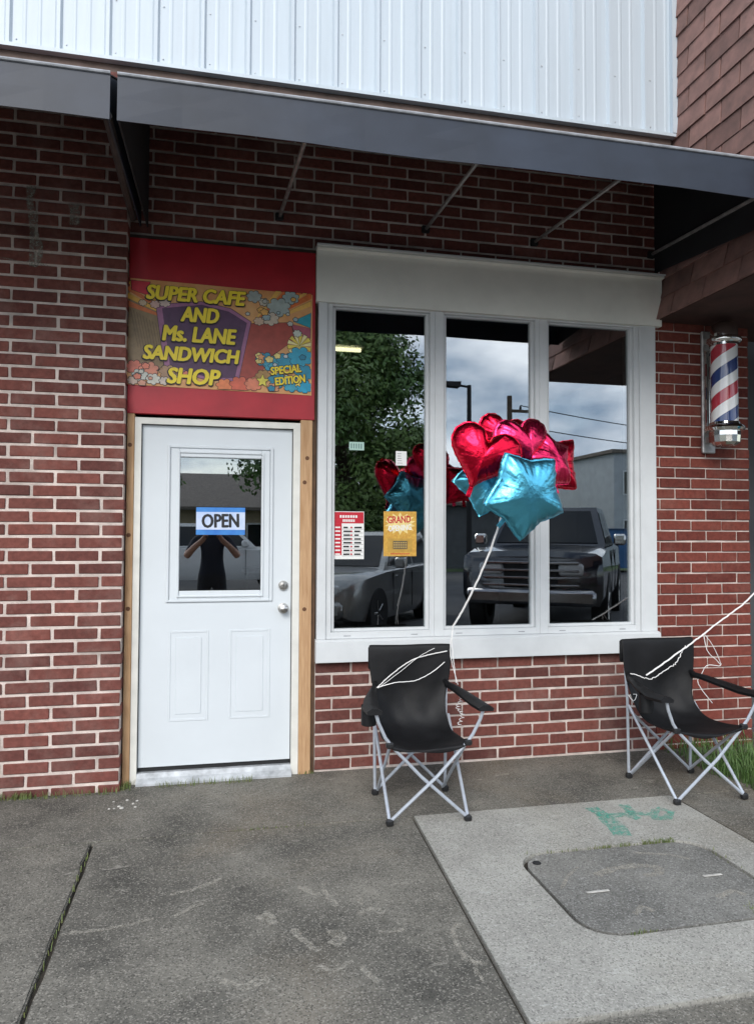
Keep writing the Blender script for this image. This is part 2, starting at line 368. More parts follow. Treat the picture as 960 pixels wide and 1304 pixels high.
MB().prism(lidpoly(.019), 2, -.09, .001).build('lid', M['conc_lid'], lid)
for (a, b, yy) in ((1.50, 1.60, -1.76), (2.06, 2.15, -1.73)):
    MB().box(a, b, yy-.006, yy+.006, .0035, .007, bev=.001).build('lift_slot', M['pebble'], lid)
for line, w in (([(1.62, -1.62), (1.72, -1.58), (1.84, -1.57), (1.93, -1.60), (1.90, -1.66), (1.78, -1.67)], .02), ([(1.60, -1.95), (1.66, -1.90), (1.70, -1.97)], .014), ([(2.0, -1.9), (2.1, -1.86), (2.14, -1.93)], .016), ([(1.42, -1.7), (1.5, -1.6), (1.62, -1.5)], .008), ([(1.9, -1.45), (2.05, -1.5), (2.15, -1.6)], .01)):
    sp_lid.append((line, w))
MB().lathe([(0, .006), (.018, .006), (.02, .003)], (1.42, -1.46, 0), 10).build('bolt', M['gap'], lid)
M['scuff'] = None
# green utility spray mark: overlapping strokes, ragged and thin
def spray(col=(.10, .40, .30)):
    m = bpy.data.materials.new('green spray paint'); m.use_nodes = True; N, L, b = nodes_of(m)
    b.inputs['Base Color'].default_value = (*col, 1); b.inputs['Roughness'].default_value = .8
    g = N.new('ShaderNodeNewGeometry'); n = N.new('ShaderNodeTexNoise'); n.inputs['Scale'].default_value = 45; n.inputs['Detail'].default_value = 8; n.inputs['Roughness'].default_value = .8
    L.new(g.outputs['Position'], n.inputs['Vector']); r = N.new('ShaderNodeValToRGB'); r.color_ramp.elements[0].position = .40; r.color_ramp.elements[1].position = .62; r.color_ramp.elements[1].color = (.8, .8, .8, 1)
    L.new(n.outputs['Fac'], r.inputs['Fac']); L.new(r.outputs['Color'], b.inputs['Alpha']); return m
M['scuff'] = spray((.42, .39, .33)); M['lime'] = spray((.36, .36, .31))
sp = MB()
def stroke(pts, w, z):
    vs = []
    for i, (x, y) in enumerate(pts):
        a = pts[max(i-1, 0)]; c = pts[min(i+1, len(pts)-1)]; d = Vector((c[0]-a[0], c[1]-a[1])).normalized(); n = Vector((-d.y, d.x))*w*random.uniform(.75, 1.2)
        vs += [(x+n.x, y+n.y, z), (x-n.x, y-n.y, z)]
    sp.add(vs, [(2*i, 2*i+1, 2*i+3, 2*i+2) for i in range(len(pts)-1)])
stroke([(1.99, -.90), (2.00, -.99), (1.99, -1.08), (1.985, -1.17), (1.955, -1.27)], .040, .0105)
stroke([(1.965, -1.02), (2.06, -1.03), (2.16, -1.02), (2.26, -1.06), (2.31, -1.00)], .030, .0115)
stroke([(2.18, -.90), (2.17, -.98), (2.13, -1.06), (2.15, -1.10)], .028, .0125)
stroke([(2.22, -1.10), (2.30, -1.12), (2.37, -1.05), (2.33, -.98)], .026, .0135)
for v in range(len(sp.v)): sp.v[v] = (sp.v[v][0], sp.v[v][1], sp.v[v][2]-.0055)
sp.build('paint_mark', spray(), pale)
# chalky mineral scuffs worn into the old slab
old = [c for c in sidewalk.children if c.name.startswith('slab')][1]
for i, (line, w) in enumerate(sp_lid):
    sp = MB(); stroke([(a[0]+(b[0]-a[0])*k/3, a[1]+(b[1]-a[1])*k/3) for a, b in zip(line[:-1], line[1:]) for k in range(3)], w, .0022+i*.00004); sp.build('scuff', M['scuff'], lid)
for i, (w, line) in enumerate(((.010, [(-.122, -1.598), (-.074, -1.548), (-.015, -1.511)]), (.012, [(-.155, -1.416), (-.079, -1.405), (-.01, -1.364), (.054, -1.306)]), (.014, [(.363, -1.458), (.404, -1.514), (.433, -1.541)]),
        (.012, [(.455, -1.498), (.478, -1.603), (.495, -1.651)]), (.014, [(.312, -1.777), (.326, -1.856), (.347, -1.892), (.376, -1.944)]), (.026, [(.428, -1.84), (.46, -1.825), (.468, -1.881), (.433, -1.915)]), (.009, [(.347, -2.061), (.425, -2.064), (.485, -2.03)]),
        (.012, [(.504, -2.072), (.521, -2.121), (.55, -2.166)]), (.011, [(.931, -1.881), (.89, -1.895), (.867, -1.945), (.867, -2.024), (.857, -2.095), (.89, -2.122), (.925, -2.142)]), (.007, [(.871, -2.069), (.883, -2.139), (.872, -2.235)]),
        (.010, [(-.52, -1.645), (-.433, -1.64), (-.297, -1.63), (-.2, -1.60)]), (.02, [(.189, -1.688), (.22, -1.654), (.238, -1.733)]), (.012, [(.585, -1.586), (.595, -1.653)]), (.009, [(.606, -1.857), (.66, -1.879), (.708, -1.867)]), (.010, [(.747, -1.525), (.814, -1.525)]),
        (.02, [(.05, -2.05), (.12, -2.1), (.2, -2.07)]), (.016, [(.56, -1.72), (.62, -1.70), (.66, -1.74)]))):
    sp = MB(); fine = []
    for a, b in zip(line[:-1], line[1:]): fine += [(a[0]+(b[0]-a[0])*k/4+random.uniform(-.006, .006), a[1]+(b[1]-a[1])*k/4+random.uniform(-.006, .006)) for k in range(4)]
    stroke(fine+[line[-1]], w, .0012+i*.00003); sp.build('scuff', M['scuff'], old)
kerb = MB()
for i in range(13): kerb.box(-12+i*2+.004, -10+i*2-.004, -5.56, -5.39, -.14, .0, bev=.012)
struct('kerb', kerb, M['conc_old'])

# ================================================================== buildings
# ---- neighbouring wall left of the door, standing a little proud
left = thing('brick_building', 'red brick shop wall with wide pale mortar joints beside the white door', 'building', (-.5, 0, 0))
left.location = (0, 0, 0)
YL = -.11
lw = MB().box(-4.6, -.503, YL+.006, .35, -.05, 4.12).build('wall', M['mortar'], left)
nl = brick_field(lw, bm_l, .232, -1.62, -.497, -.03, 4.16, YL, .2475, COURSE, -.868, -.0255, .017, BD)
brick_stuff(lw, -4.6, -1.63, -.03, 4.2, YL, .2475, COURSE, -.868, -.0255, .017, .012, BD, M['brick'])
# repaired crack: grey mortar smeared down the joints
def smear(pts, w):
    prev = []
    for i, (x, z) in enumerate(pts):
        ww = w*random.uniform(.6, 1.25); prev.append(((x-ww, YL-.0035, z), (x+ww*random.uniform(.6, 1.1), YL-.0035, z)))
    MB().add([p for q in prev for p in q], [(2*i, 2*i+1, 2*i+3, 2*i+2) for i in range(len(prev)-1)]).build('mortar_repair', M['lime'], left)
smear([(-1.02, 3.42), (-1.025, 3.33), (-1.01, 3.26), (-1.005, 3.17), (-.985, 3.09), (-.99, 3.02), (-1.0, 2.96)], .032)
smear([(-.99, 3.33), (-.92, 3.327), (-.84, 3.325), (-.76, 3.322), (-.66, 3.315)], .006)
smear([(-.79, 3.34), (-.785, 3.28), (-.79, 3.22)], .026); smear([(-1.16, 3.0), (-1.08, 2.985), (-1.0, 2.99), (-.93, 2.97)], .03)

# ---- the cafe building
cafe = thing('cafe_building', 'brick cafe front with white door, triple window and white steel upper wall', 'building')
wall_top = MB().box(-.502, 3.10, .006, .34, 3.235, 6.4).build('wall', M['mortar_grey'], cafe)
n1_ = brick_field(wall_top, bm_m, .229, -.4975, 3.09, 3.235, 4.21, 0, .2425, COURSE, 1.811, 3.7600-7*COURSE, .013, BD)
wall_low = MB().box(.625, 2.972, .006, .34, -.05, .672).build('wall', M['mortar'], cafe)
n2_ = brick_field(wall_low, bm_m, .229, .628, 2.970, -.03, .672, 0, .2425, COURSE, 1.700, .595-9*COURSE, .013, BD)
# white steel siding, one panel of three ribs after another
def siding():
    w = .813; prof = []
    for r in range(3):
        a = r*w/3
        prof += [(a, 0), (a+.030, 0), (a+.042, -.022), (a+.062, -.022), (a+.074, 0), (a+.125, 0), (a+.133, -.0022), (a+.143, -.0022), (a+.151, 0), (a+.205, 0), (a+.213, -.0022), (a+.223, -.0022), (a+.231, 0)]
    prof.append((w+.02, 0)); n = len(prof)
    z0, z1 = 4.25, 6.38
    zs = [z0, z0+.5, z0+1.1, z1]
    vs = [(x, y-.002*math.sin(5*x+z*3), z) for z in zs for x, y in prof]
    fs = [(j*n+i, j*n+i+1, (j+1)*n+i+1, (j+1)*n+i) for j in range(len(zs)-1) for i in range(n-1)]
    return MB().add(vs, fs).mesh('siding_panel', M['siding'])
sme = siding()
scr = MB().lathe([(0, -.004), (.004, -.0035), (.0045, 0)], (0, 0, 0), 8, 'Y').mesh('screw', M['alu'])
for i in range(11):
    p = link('siding_panel', sme, cafe, (-5.835+i*.813, -.045-(.0012 if i % 2 else 0), 0))
    for r in range(3):
        for zz in (4.62, 4.30, 5.3): link('screw', scr, p, (r*.271+.095, -.002, zz+random.uniform(-.01, .01)))
MB().box(-5.9, 3.13, -.078, -.03, 4.236, 4.258).build('bottom_trim', M['siding'], cafe)
MB().box(3.085, 3.135, -.082, -.02, 4.2605, 6.39).build('corner_trim', M['siding'], cafe)
MB().box(-5.9, 3.10, -.035, -.012, 4.125, 4.2345).build('nailer', mat('old brown board', (.13, .09, .075), .8, var=.4, scale=8), cafe)
MB().box(-5.95, 3.2, -.09, 7.4, 6.4, 6.48).build('roof', M['awning_in'], cafe)
# infill board over the door
MB().box(-.497, .608, -.022, .02, 2.168, 3.214, bev=.002).build('sign_board', M['red_board'], cafe)
MB().box(-.50, .612, -.016, .02, 3.2145, 3.2345).build('lintel', mat('rusty lintel', (.05, .032, .026), .8, var=.4, scale=9), cafe)
# door with its frame
DG = (-.197, .297, 1.087, 1.948)         # clear glass of the door
door = (MB().box(-.412, DG[0]-.02, .02, .064, .086, 2.106).box(DG[1]+.02, .476, .02, .064, .086, 2.106)
        .box(DG[0]-.02, DG[1]+.02, .02, .064, .086, DG[2]-.02).box(DG[0]-.02, DG[1]+.02, .02, .064, DG[3]+.02, 2.106)).build('door', M['door_white'], cafe)
# lite surround: stepped moulding round the glass (the glass sits over the slab as a dark light)
def ring(mb, x0, x1, z0, z1, w, y0, y1, mi=0, bev=0):
    mb.box(x0, x0+w, y0, y1, z0, z1, mi, bev); mb.box(x1-w, x1, y0, y1, z0, z1, mi, bev)
    mb.box(x0+w, x1-w, y0, y1, z0, z0+w, mi, bev); mb.box(x0+w, x1-w, y0, y1, z1-w, z1, mi, bev)
lf = MB(); ring(lf, -.268, .362, 1.050, 1.992, .018, .008, .0205, bev=.004); ring(lf, -.246, .342, 1.066, 1.972, .052, .012, .0205, bev=.004); ring(lf, -.205, .305, 1.079, 1.956, .012, .004, .04, bev=.003)
lf.build('glass_frame', M['door_white'], door)
MB().box(DG[0]-.004, DG[1]+.004, .030, .036, DG[2]-.004, DG[3]+.004).build('pane', M['glass'], door)
MB().box(DG[0], DG[1], .075, .10, 1.895, 1.945).build('blind_rail', M['trim_white'], door)
for a, b in ((-.248, -.014), (.105, .352)):
    pm = MB(); ring(pm, a, b, .345, .882, .014, .0172, .0205, bev=.002)
    pm.box(a+.042, b-.042, .0170, .0205, .387, .84, bev=.003); pm.build('raised_panel', M['door_white'], door)
kb = [(0, -.062), (.012, -.061), (.024, -.054), (.027, -.043), (.024, -.032), (.013, -.026), (.012, -.012), (.031, -.008), (.033, 0)]
MB().lathe(kb, (.428, .02, 1.005), 20, 'Y').build('knob', M['nickel'], door, 1)
MB().lathe([(0, -.022), (.012, -.022), (.0125, -.018), (.026, -.016), (.030, -.010), (.031, 0)], (.428, .02, 1.144), 20, 'Y').build('deadbolt', M['nickel'], door, 1)
MB().box(.4285-.0012, .4285+.0012, -.0035, -.0015, 1.137, 1.151).build('keyhole', M['gap'], door)
MB().box(-.412, .476, .03, .06, .060, .0855).build('door_sweep', M['gap'], door)
jb = MB(); jb.box(-.4530, -.4165, -.012, .09, .0, 2.1465); jb.box(.4805, .5230, -.012, .09, .0, 2.1465); jb.box(-.4165, .4805, -.012, .09, 2.110, 2.1465)
jb.box(-.4165, -.4135, .015, .09, .03, 2.1095, 1); jb.box(.4775, .4805, .015, .09, .03, 2.1095, 1); jb.box(-.4165, .4805, .015, .09, 2.1065, 2.11, 1)
jb.build('door_frame', [M['jamb'], M['gap']], cafe)
MB().prism([(-.055, .0), (-.055, .012), (-.02, .034), (.0, .058), (.1, .058), (.1, 0)], 0, -.4165, .4805).build('threshold', M['alu'], cafe)
for i, (a, b, y0) in enumerate(((-.4955, -.4545, -.020), (.5245, .598, -.018))):
    w = MB()
    vs = []; zs = [.0, .4, .8, 1.2, 1.6, 2.0, 2.1665]
    w.box(a, b, y0, .08, -.01, 2.1665, bev=.003); o = w.build('wood_stud', M['pine'], cafe)
    for zz in ((1.98, 1.45, 1.02), (1.93, 1.78, 1.0))[i]:
        MB().lathe([(0, -.0012), (.011, -.001), (.013, 0)], (a+(b-a)*random.uniform(.3, .7), y0-.0004, zz), 10, 'Y').build('knot', mat('pine knot', (.12, .05, .02), .7), o)
MB().box(.5985, .622, .0, .08, 0, 3.2).build('filler_strip', mat('dark stained wood', (.10, .055, .03), .8, var=.4, scale=8), cafe)

# triple window
MB().prism([(-.078, 3.246), (-.082, 3.232), (-.050, 3.226), (-.046, 2.906), (.05, 2.906), (.05, 3.246)], 0, .612, 3.008).build('header_board', M['header'], cafe)
MB().box(.610, 3.012, -.090, .0, 3.2465, 3.256).build('header_flashing', M['trim_white'], cafe)
cs = MB(); cs.box(.629, .6845, -.034, .06, .8125, 2.9055, bev=.002); cs.build('window_casing', M['trim_white'], cafe); cs = MB(); cs.box(2.8465, 2.966, -.034, .06, .8125, 2.9055, bev=.002); cs.build('window_casing', M['trim_white'], cafe)
MB().prism([(-.062, .676), (-.062, .800), (-.040, .812), (.06, .812), (.06, .676)], 0, .622, 2.972).build('window_sill', M['trim_white'], cafe)
WIN = ((.6850, 1.3855, .742, 1.333), (1.3865, 2.1105, 1.470, 2.060), (2.1115, 2.8460, 2.190, 2.790))
for (a, b, ga, gb) in WIN:
    wd = MB()
    z0, z1, gz0, gz1 = .8130, 2.9050, .872, 2.884
    # outer frame, set-back sash and glazing bead
    wd.box(a, ga-.022, -.018, .06, z0, z1, bev=.002); wd.box(gb+.022, b, -.018, .06, z0, z1, bev=.002)
    wd.box(ga-.022, gb+.022, -.018, .06, z0, gz0-.018, bev=.002); wd.box(ga-.022, gb+.022, -.018, .06, gz1+.010, z1, bev=.002)
    w = wd.build('window', M['trim_white'], cafe)
    sh = MB(); sh.box(ga-.0215, ga, .004, .055, gz0-.0175, gz1+.0095, bev=.003); sh.box(gb, gb+.0215, .004, .055, gz0-.0175, gz1+.0095, bev=.003)
    sh.box(ga, gb, .004, .055, gz0-.0175, gz0, bev=.003); sh.box(ga, gb, .004, .055, gz1, gz1+.0095, bev=.003)
    sh.build('sash', M['trim_white'], w)
    MB().box(ga-.006, gb+.006, .026, .032, gz0-.006, gz1+.006).build('pane', M['glass'], w)
    for xx in (ga+.08, gb-.08): MB().box(xx-.022, xx+.022, -.0195, -.0175, .828, .833).build('weep_slot', M['hem'], w)
# inside of the cafe, seen dimly through the glass
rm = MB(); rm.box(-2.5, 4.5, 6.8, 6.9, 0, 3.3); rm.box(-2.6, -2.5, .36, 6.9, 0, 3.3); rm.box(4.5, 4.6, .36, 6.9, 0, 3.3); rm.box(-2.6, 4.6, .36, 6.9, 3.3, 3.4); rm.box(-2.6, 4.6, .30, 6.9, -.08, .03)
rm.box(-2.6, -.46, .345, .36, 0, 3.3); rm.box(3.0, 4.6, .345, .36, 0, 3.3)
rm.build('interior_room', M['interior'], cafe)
lt = thing('ceiling_light', 'lit yellowish fluorescent fixture on the cafe ceiling behind the first window pane', 'light', (1.12, 1.5, 3.0))
MB().box(-.62, .10, -.09, .09, .03, .07).build('housing', M['trim_white'], lt)
MB().tube([(-.6, -.0, .012), (.08, 0, .012)], .016, 8).build('tube', M['tube_light'], lt)
MB().tube([(-.3, 0, .07), (-.3, 0, .30)], .008, 6).build('hanger', M['galv'], lt)
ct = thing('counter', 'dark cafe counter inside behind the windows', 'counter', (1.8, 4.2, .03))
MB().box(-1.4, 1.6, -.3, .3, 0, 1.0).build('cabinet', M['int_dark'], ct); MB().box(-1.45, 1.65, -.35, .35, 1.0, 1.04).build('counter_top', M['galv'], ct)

# ---- the barber's building
barber = thing('barber_building', 'barber shop with slim brick pier and shingled overhang beside the cafe window', 'building')
pier = MB().box(2.976, 3.726, .008, .40, -.05, 2.955).build('wall', M['mortar'], barber)
n3_ = brick_field(pier, bm_p, .233, 2.974, 3.728, -.03, 2.975, 0, .2425, COURSE, 3.257, 2.010-27*COURSE, .0095, BD)
sf = MB().box(3.60, 3.722, .108, .40, -.05, 2.95)
# recessed shop window beyond the pier
MB().box(3.745, 9, .42, .50, -.05, .62).build('stall_riser', M['brick_pier'], barber)
sw = MB(); ring(sw, 3.745, 6.2, .62, 2.94, .06, .38, .46); sw.build('shop_window', mat('tan metal frame', (.36, .26, .16), .5, var=.2, scale=6), barber)
MB().box(3.80, 6.15, .41, .416, .67, 2.89).build('shop_pane', M['glass'], barber)
MB().box(3.74, 9, 2.5, 2.6, 0, 3).build('back_wall', M['int_dark'], barber)
MB().box(6.2, 9, .38, .46, .62, 2.94).build('blank_panel', M['soffit'], barber)
PJ, ZB, ZT = 1.95, 2.95, 6.3
def sx(z): return 2.978+.15*min(1, max(0, (z-ZB)/.95))**.9
core = MB(); zz = [ZB, 3.2, 3.45, 3.7, 3.95, ZT]
for a, b in zip(zz[:-1], zz[1:]):
    core.add([(sx(a)+.012, -PJ+.01, a), (sx(a)+.012, .3, a), (9, .3, a), (9, -PJ+.01, a), (sx(b)+.012, -PJ+.01, b), (sx(b)+.012, .3, b), (9, .3, b), (9, -PJ+.01, b)],
             [(0, 1, 5, 4), (2, 3, 7, 6), (3, 0, 4, 7)])
core.add([(2.99, -PJ+.01, ZB), (9, -PJ+.01, ZB), (9, .3, ZB), (2.99, .3, ZB)], [(0, 1, 2, 3)])
ov = core.build('overhang', M['soffit'], barber)
CS = .142; SW = .325; row = 0; z = ZB+.002; cnt = 0
while z < ZT:
    zt = min(z+CS+.03, ZT); off = .204 if row % 2 == 0 else .054
    ys = [0.0]+[off+k*SW for k in range(8) if .03 < off+k*SW < PJ]+[PJ+.008]
    for a, b in zip(ys[:-1], ys[1:]):
        if b-a < .03: continue
        t = .014+random.uniform(-.002, .004); dz = random.uniform(-.003, .003)
        x0, x1 = sx(z), sx(zt)
        g = .006
        vs = [(x0-t, -a-g, z+dz), (x0-t, -b+g, z+dz), (x0+.006, -b+g, z+dz), (x0+.006, -a-g, z+dz), (x1-.001, -a-g, zt), (x1-.001, -b+g, zt), (x1+.008, -b+g, zt), (x1+.008, -a-g, zt)]
        MB().add(vs, [(0, 1, 2, 3), (4, 7, 6, 5), (0, 4, 5, 1), (1, 5, 6, 2), (2, 6, 7, 3), (3, 7, 4, 0)]).build('shingle', M['shingle'], ov); cnt += 1
    z += CS; row += 1
fs_ = MB(); z = ZB+.002; row = 0
while z < ZT:
    x = 2.99-(.16 if row % 2 else 0)
    while x < 9:
        t = .012+random.uniform(-.002, .003)
        a, b = max(x, sx(z)+.002)+.003, x+.322
        if b-a > .03: fs_.prism([(-PJ-t, z), (-PJ+.004, z), (-PJ+.004, z+CS+.02), (-PJ-.001, z+CS+.02)], 0, a, b)
        x += SW
    z += CS; row += 1
o = fs_.build('front_shingles', M['shingle'], ov); o['kind'] = 'stuff'

# ================================================================== awnings
def awning(label, x0, x1, ribs, ends):
    a = thing('awning', label, 'awning', (0, 0, 0), 0, None)
    P, ZF0, ZF1, ZW = 1.40, 3.158, 3.347, 4.13
    n = max(4, int((x1-x0)/.25)); vs = []
    for i in range(n+1):
        x = x0+(x1-x0)*i/n; w = .004*math.sin(i*1.7)+.003*math.sin(i*.63)
        vs += [(x, -P+w, ZF0+.004*math.sin(i*.9)), (x, -P+w*.5, (ZF0+ZF1)/2), (x, -P, ZF1), (x, -P*.5, (ZF1+ZW)/2-.012), (x, -.02, ZW)]
    fs = [(i*5+k, i*5+k+1, i*5+k+6, i*5+k+5) for i in range(n) for k in range(4)]
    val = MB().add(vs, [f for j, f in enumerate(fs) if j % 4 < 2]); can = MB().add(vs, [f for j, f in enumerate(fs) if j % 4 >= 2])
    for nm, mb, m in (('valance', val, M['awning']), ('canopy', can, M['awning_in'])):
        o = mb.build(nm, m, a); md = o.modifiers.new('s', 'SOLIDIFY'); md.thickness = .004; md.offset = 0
    MB().tube([(x0, -P-.004, ZF1+.006), (x1, -P-.004, ZF1+.006)], .008, 8).build('front_rail', M['hem'], a)
    for x in ends:
        MB().prism([(-.015, 3.285), (-P+.012, ZF0+.004), (-P+.012, ZF1-.004), (-.7, (ZF1+ZW)/2-.02), (-.015, ZW-.01)], 0, x-.004, x+.004).build('end_panel', M['awning_in'], a)
    for (xa, xb, dz) in ribs:
        def P_(t, o=0): return (xa+(xb-xa)*t, -.02-t*(P-.03), 3.43-.09*t+dz+o)
        rb = MB().tube([P_(0), P_(.3), P_(.7), P_(1)], .0115, 6).build('rib', M['galv'], a)
        MB().box(xa-.028, xa+.022, -.022, .006, 3.405+dz, 3.45+dz, bev=.004).build('wall_bracket', M['gap'], rb)
    return a
aw = awning('dark slate awning over the cafe door and triple window', -.404, 2.985, [(.385, .425, .0), (1.327, 1.30, .012), (2.083, 2.10, -.004), (2.957, 2.93, -.012)], (-.398, 2.979))
al = awning('dark slate awning over the brick wall left of the door, its end seam open', -5.0, -.432, [(-1.9, -1.9, 0), (-3.2, -3.2, 0)], (-.438, -4.99))
for o in list(al.children):
    if o.name.startswith('end_panel') and o.data.vertices[0].co.x > -1:
        o.data.materials[0] = M['awning']
MB().tube([(-.47, -.125, 3.285), (-.46, -.7, 3.23), (-.446, -1.37, 3.19)], .020, 8).build('end_bar', mat('brown painted bar', (.045, .035, .033), .6, var=.4, scale=10), al)

# ================================================================== signs and paper
def text_mesh(s, size, offset=0, extrude=.0, shear=0, spacing=1, align='LEFT'):
    cu = bpy.data.curves.new('t', 'FONT'); cu.body = s; cu.size = size; cu.offset = offset; cu.extrude = extrude; cu.shear = shear; cu.space_character = spacing; cu.align_x = align; cu.resolution_u = 3
    o = bpy.data.objects.new('t', cu); C.objects.link(o); dg = bpy.context.evaluated_depsgraph_get()
    me = bpy.data.meshes.new_from_object(o.evaluated_get(dg)); bpy.data.objects.remove(o); bpy.data.curves.remove(cu); return me
def put_text(parent, s, x, z, y, capH, width, m, rot=0, offset=0, shear=0, name='lettering', spacing=1, bold=0):
    """text on a surface that faces the street; x,z = lower left corner, width stretched to fit"""
    me = text_mesh(s, 1, offset/capH*.7, 0, shear, spacing); xs = [v.co.x for v in me.vertices]; ys = [v.co.y for v in me.vertices]
    sxx = width/(max(xs)-min(xs)) if width else capH/(max(ys)-min(ys)); sy = capH/(max(ys)-min(ys)); mx0, my0 = min(xs), min(ys)
    ca, sa = math.cos(rot), math.sin(rot)
    for v in me.vertices:
        px, pz = (v.co.x-mx0)*sxx, (v.co.y-my0)*sy; v.co = (x+px*ca-pz*sa, y, z+px*sa+pz*ca)
    if bold:            # heavier strokes: shifted copies of the glyphs, each a hair in front of the last
        vs = []; fs = []; nv = len(me.vertices)
        for c, (dx, dz) in enumerate(((0, 0), (-bold, 0), (bold, 0), (0, bold*.7), (0, -bold*.7), (-bold*.7, bold*.5), (bold*.7, -bold*.5), (bold*.7, bold*.5), (-bold*.7, -bold*.5))):
            vs += [(v.co.x+dx, v.co.y-c*.00002, v.co.z+dz) for v in me.vertices]; fs += [tuple(i+c*nv for i in p.vertices) for p in me.polygons]
        me = bpy.data.meshes.new(name); me.from_pydata(vs, [], fs)
    me.name = name; me.materials.clear(); me.materials.append(m); return link(name, me, parent)
cols = {}
def ink(c, r=.4):
    k = tuple(c)
    if k not in cols: cols[k] = mat('print ink', c, r, var=.18, scale=25)
    return cols[k]
sign = thing('shop_sign', 'comic style cafe and sandwich shop banner on the red board over the door', 'sign', (.042, -.022, 2.655))
BC = [(-.532, .313), (.548, .293), (.546, -.336), (-.553, -.319)]
MB().prism([(x, z) for x, z in BC], 1, -.004, .0).build('banner', mat('banner print', (.62, .26, .09), .4, col2=(.72, .40, .16), scale=9), sign)
lay = [0]
def shp(poly, c, name='print_shape', outline=True):
    # clip to the banner
    poly = [(min(.540, max(-.545, x)), min(.300, max(-.322, z))) for x, z in poly]
    lay[0] += 1; y = -.0046-lay[0]*.00006
    if outline:
        cx = sum(p[0] for p in poly)/len(poly); cz = sum(p[1] for p in poly)/len(poly); k = .0035
        pts = []
        for x, z in poly:
            d = Vector((x-cx, z-cz)); d = d*(1+k/max(d.length, .001)); pts.append((min(.541, cx+d.x), cz+d.y))
        MB().add([(x, y+.00003, z) for x, z in pts], [tuple(range(len(pts)))]).build(name, M['ink_black'], sign)
    return MB().add([(x, y, z) for x, z in poly], [tuple(range(len(poly)))]).build(name, ink(c), sign)
def rays(cx, cz, a0, a1, n, r, c1, c2):
    for i in range(n):
        a, b = a0+(a1-a0)*i/n, a0+(a1-a0)*(i+.72)/n
        shp([(cx, cz), (cx+r*math.cos(a), cz+r*math.sin(a)), (cx+r*math.cos(b), cz+r*math.sin(b))], c1 if i % 2 else c2)
def cloud(cx, cz, r, c, n=7, sq=.8):
    pts = []
    for i in range(n*8):
        a = 2*math.pi*i/(n*8); q = r*(.74+.30*abs(math.sin(a*n/2+.4))**.7); pts.append((cx+q*math.cos(a), cz+q*sq*math.sin(a)))
    shp(pts, c)
shp([(-.535, .190), (-.366, .155), (-.30, -.151), (-.38, -.24), (-.542, -.19)], (.27, .18, .085))
rays(-.20, .05, 2.35, 2.95, 5, .42, (.75, .42, .06), (.62, .16, .04))
shp([(-.528, .30), (-.42, .298), (-.43, .215), (-.523, .245)], (.62, .03, .05))
rays(.15, .05, .35, 1.25, 9, .5, (.70, .17, .04), (.78, .45, .10))
shp([(.150, .085), (.414, .11), (.44, .006), (.30, -.102), (.23, -.22), (.08, -.29)], (.36, .055, .035))
shp([(.428, .12), (.538, .178), (.536, .085)], (.02, .30, .38)); shp([(.42, .10), (.536, .08), (.535, .02), (.44, .04)], (.38, .08, .12))
shp([(-.385, .165), (-.122, .200), (.05, .170), (.172, .098), (.100, -.268), (-.077, -.272), (-.33, -.215)], (.33, .13, .25))
shp([(-.350, .145), (-.122, .183), (.04, .152), (.148, .090), (.080, -.252), (-.077, -.258), (-.300, -.195)], (.085, .03, .085), outline=False)
for x, z, r, c in ((.19, .255, .045, (.36, .40, .38)), (.25, .225, .03, (.5, .45, .36)), (.413, .265, .05, (.33, .42, .42)), (.34, .20, .07, (.36, .42, .40)), (.29, .125, .05, (.55, .46, .36)), (.22, .105, .03, (.6, .42, .30)),
                   (-.334, .180, .032, (.62, .48, .42)), (-.39, .165, .028, (.62, .40, .34)), (-.46, .17, .022, (.6, .45, .3))):
    cloud(x, z, r, c)
rays(.47, -.03, 0, 6.28, 14, .075, (.80, .62, .08), (.85, .74, .35)); cloud(.455, .045, .026, (.55, .58, .50))
for x, z, r, c in ((-.50, -.215, .05, (.62, .16, .10)), (-.42, -.225, .055, (.66, .24, .15)), (-.31, -.235, .05, (.40, .24, .14)), (-.47, -.262, .045, (.55, .56, .50)), (-.395, -.282, .04, (.62, .60, .52)), (-.51, -.295, .03, (.60, .45, .36)), (-.33, -.29, .03, (.62, .52, .45)),
                   (.02, -.30, .05, (.75, .22, .08)), (.11, -.29, .06, (.66, .13, .07)), (.19, -.285, .05, (.70, .22, .12)), (.25, -.23, .045, (.38, .22, .07)),
                   (.26, -.13, .055, (.03, .24, .36)), (.31, -.155, .06, (.05, .33, .46)), (.39, -.13, .06, (.03, .27, .40)), (.475, -.10, .075, (.03, .34, .50)), (.50, -.20, .06, (.02, .25, .38)), (.34, -.25, .06, (.03, .25, .36)), (.42, -.28, .05, (.05, .34, .46)), (.50, -.285, .05, (.02, .35, .55)), (.31, -.30, .035, (.62, .28, .14)), (.235, -.14, .02, (.72, .30, .10))):
    cloud(x, z, r, c)
rr_ = random.Random(4)
for _ in range(34):                      # small comic puffs and hatching
    q = rr_.choice((0, 1, 2)); x, z = ((rr_.uniform(.14, .52), rr_.uniform(.10, .28)), (rr_.uniform(.2, .53), rr_.uniform(-.31, -.08)), (rr_.uniform(-.53, -.2), rr_.uniform(-.31, -.2)))[q]
    cloud(x, z, rr_.uniform(.010, .024), rr_.choice((((.5, .5, .45), (.75, .4, .1), (.30, .40, .42)), ((.05, .36, .5), (.5, .55, .55), (.02, .22, .34), (.75, .6, .2)), ((.62, .3, .2), (.6, .58, .5), (.7, .2, .12)))[q]), 5)
for k in range(9):
    x = -.53+k*.018; shp([(x, .13-k*.01), (x+.003, .13-k*.01), (x+.05, -.10-k*.012), (x+.048, -.10-k*.012)], (.16, .10, .045), outline=False)
